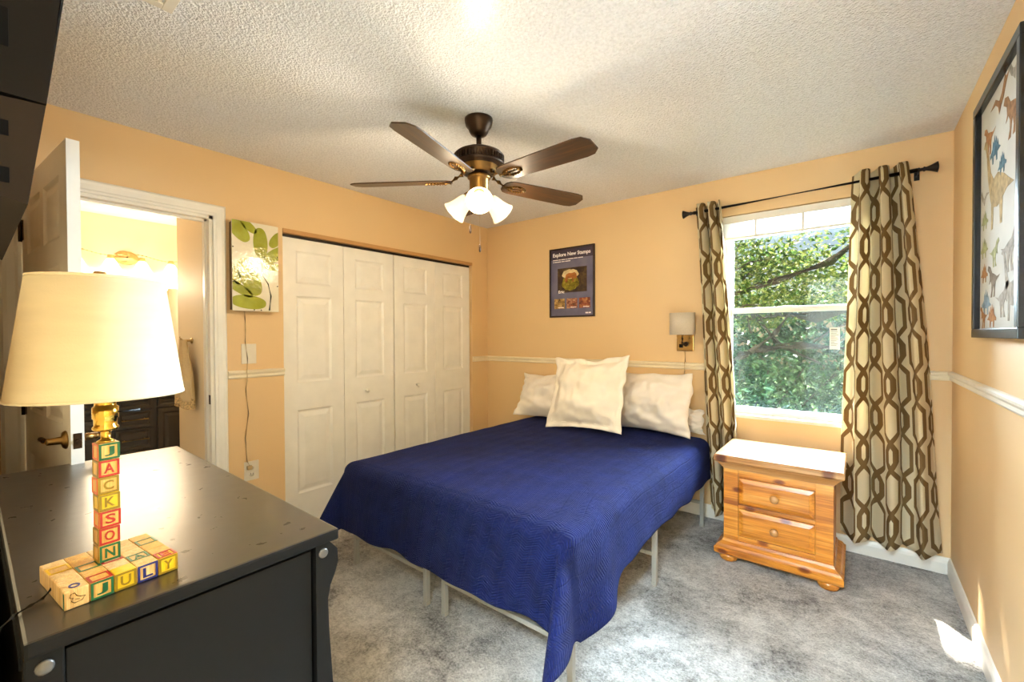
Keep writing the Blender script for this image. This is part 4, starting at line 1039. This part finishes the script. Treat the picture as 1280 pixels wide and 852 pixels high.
# ================================================================ CEILING VENT
cv = thing('ceiling_register', (1.32, -3.01, H), 'white ceiling air register near the top left edge', 'vent')
Tv = Matrix.Translation((1.324, -3.01, H)) @ Matrix.Rotation(R(0), 4, 'Z')
mb = MB(); mb.T = Tv
for a, b in (((-.15, -.09, -.008), (.15, -.06, 0)), ((-.15, .06, -.008), (.15, .09, 0)), ((-.15, -.06, -.008), (-.12, .06, 0)), ((.12, -.06, -.008), (.15, .06, 0))): mb.box(a, b, .002)
mb.build('register_frame', m_white, cv)
for k in range(7):
    mb = MB(); mb.T = Tv @ Matrix.Translation((0, -.051 + k * .017, -.003)) @ Matrix.Rotation(R(35), 4, 'X'); mb.box((-.12, -.008, -.0006), (.12, .008, .0006)); mb.build('louver', m_white, cv)

# ================================================================ OUTDOORS
gr = structure(MB().box((-8, .5, -.4), (14, 16, -.3)).build('ground', m_grass))


def leaves(mb, rnd, centre, rad, n, size, gap=False):
    for _ in range(n):
        while True:
            p = Vector((rnd.uniform(-1, 1), rnd.uniform(-1, 1), rnd.uniform(-1, 1)))
            if .15 < p.length < 1: break
        p = Vector(centre) + Vector((p.x * rad[0], p.y * rad[1], p.z * rad[2]))
        if p.y < .62: continue
        if gap:                                           # gap cut in the unseen crown to let sun patches into the room
            q = p + SUN_DIR * (p.y / -SUN_DIR.y)
            if 2.58 < q.x < 3.05 and .66 < q.z < 1.34: continue
        s_ = size * rnd.uniform(.6, 1.3)
        d = Vector((rnd.gauss(0, 1), rnd.gauss(0, 1), rnd.gauss(-.2, .7))).normalized(); e = d.cross(Vector((rnd.gauss(0, 1), rnd.gauss(0, 1), rnd.gauss(0, 1)))).normalized(); nn = d.cross(e)
        mb.add([p, p + d * s_ * .5 + e * s_ * .22 + nn * s_ * .06, p + d * s_, p + d * s_ * .5 - e * s_ * .22 + nn * s_ * .06], [(0, 1, 2), (0, 2, 3)])


rnd = random.Random(5)
t1 = thing('oak_tree', (.2, 4.2, -.3), 'big leafy tree with twisting grey branches outside the upper window', 'tree')
mb = MB()
mb.tube([(.1, 4.3, -.3), (.15, 4.25, .5), (.35, 4.1, 1.0), (.8, 3.8, 1.30), (1.3, 3.5, 1.55), (1.9, 3.3, 1.62), (2.6, 3.2, 1.55), (3.4, 3.2, 1.75)], [.20, .17, .15, .13, .11, .10, .08, .05], 10)
mb.build('trunk', m_bark, t1)
mb = MB()
mb.tube([(.8, 3.8, 1.3), (1.1, 3.6, 1.9), (1.5, 3.4, 2.3), (1.7, 3.5, 3.0), (1.2, 3.4, 4.2)], [.09, .08, .07, .06, .03], 8)
mb.tube([(1.3, 3.5, 1.55), (1.55, 3.3, 1.85), (2.2, 3.1, 2.02), (2.75, 3.1, 2.2), (3.2, 3.1, 2.6), (3.4, 3.0, 3.0)], [.07, .055, .05, .05, .045, .03], 8)
mb.tube([(.35, 4.1, 1.0), (-.2, 4.0, 2.0), (-.3, 3.6, 3.4), (.2, 3.2, 4.6)], [.12, .1, .08, .04], 8)
mb.tube([(1.9, 3.3, 1.62), (2.2, 3.2, 1.2), (2.7, 3.1, .95)], [.05, .04, .02], 8)
mb.tube([(1.62, 2.6, .55), (1.75, 2.55, .95), (1.9, 2.5, 1.08), (2.15, 2.5, 1.16), (2.5, 2.5, 1.2), (3.2, 2.55, 1.16)], [.075, .065, .055, .045, .04, .03], 8)
mb.tube([(2.0, 2.5, 1.12), (2.25, 2.55, 1.35), (2.4, 2.6, 1.6)], [.04, .03, .02], 8)
for k in range(26):
    p = Vector((rnd.uniform(.6, 3.2), rnd.uniform(2.8, 3.8), rnd.uniform(1.2, 2.8))); d = Vector((rnd.uniform(-.5, .7), rnd.uniform(-.4, .3), rnd.uniform(-.2, .6)))
    mb.tube([p, p + d * .5 + Vector((0, 0, .05)), p + d], [.018, .012, .005], 5)
mb.build('branch', m_bark, t1)
mb = MB()
leaves(mb, rnd, (1.8, 3.5, 1.95), (1.4, .6, .55), 4300, .10)
leaves(mb, rnd, (1.55, 3.4, 2.5), (.8, .5, .4), 1300, .10)
leaves(mb, rnd, (2.7, 3.4, 2.35), (.6, .4, .4), 330, .10)
leaves(mb, rnd, (.3, 3.3, 4.9), (1.5, 1.0, 1.3), 7500, .18, True)  # unseen upper crown, placed to screen the sun outside the gap
leaves(mb, rnd, (.9, 3.2, 3.9), (1.1, .7, .8), 3400, .16, True)
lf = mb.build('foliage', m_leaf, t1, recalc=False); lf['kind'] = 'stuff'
t2 = thing('garden_shrub', (1.8, 1.75, -.3), 'dense dark green shrub outside the lower window sash', 'shrub')
mb = MB()
for k in range(7): mb.tube([(1.8 + .05 * k, 1.75, -.3), (1.5 + .15 * k, 1.75 + .03 * k, .4), (1.2 + .28 * k, 1.7 + .1 * sin(k), 1.0)], [.03, .02, .008], 6)
mb.build('stem', m_bark, t2)
mb = MB(); leaves(mb, rnd, (2.2, 1.75, .50), (1.3, .5, .62), 4800, .085)
lf = mb.build('foliage', m_leafd, t2, recalc=False); lf['kind'] = 'stuff'
t3 = thing('hedge', (1.5, 6.5, -.3), 'tall green hedge far behind the tree outside', 'hedge')
mb = MB(); leaves(mb, rnd, (1.2, 6.5, 1.0), (4.0, .8, 1.25), 6000, .20)
lf = mb.build('foliage', m_leafd, t3, recalc=False); lf['kind'] = 'stuff'
MB().tube([(1.5, 6.5, -.3), (1.5, 6.5, 1.2)], .05, 8).build('stem', m_bark, t3)
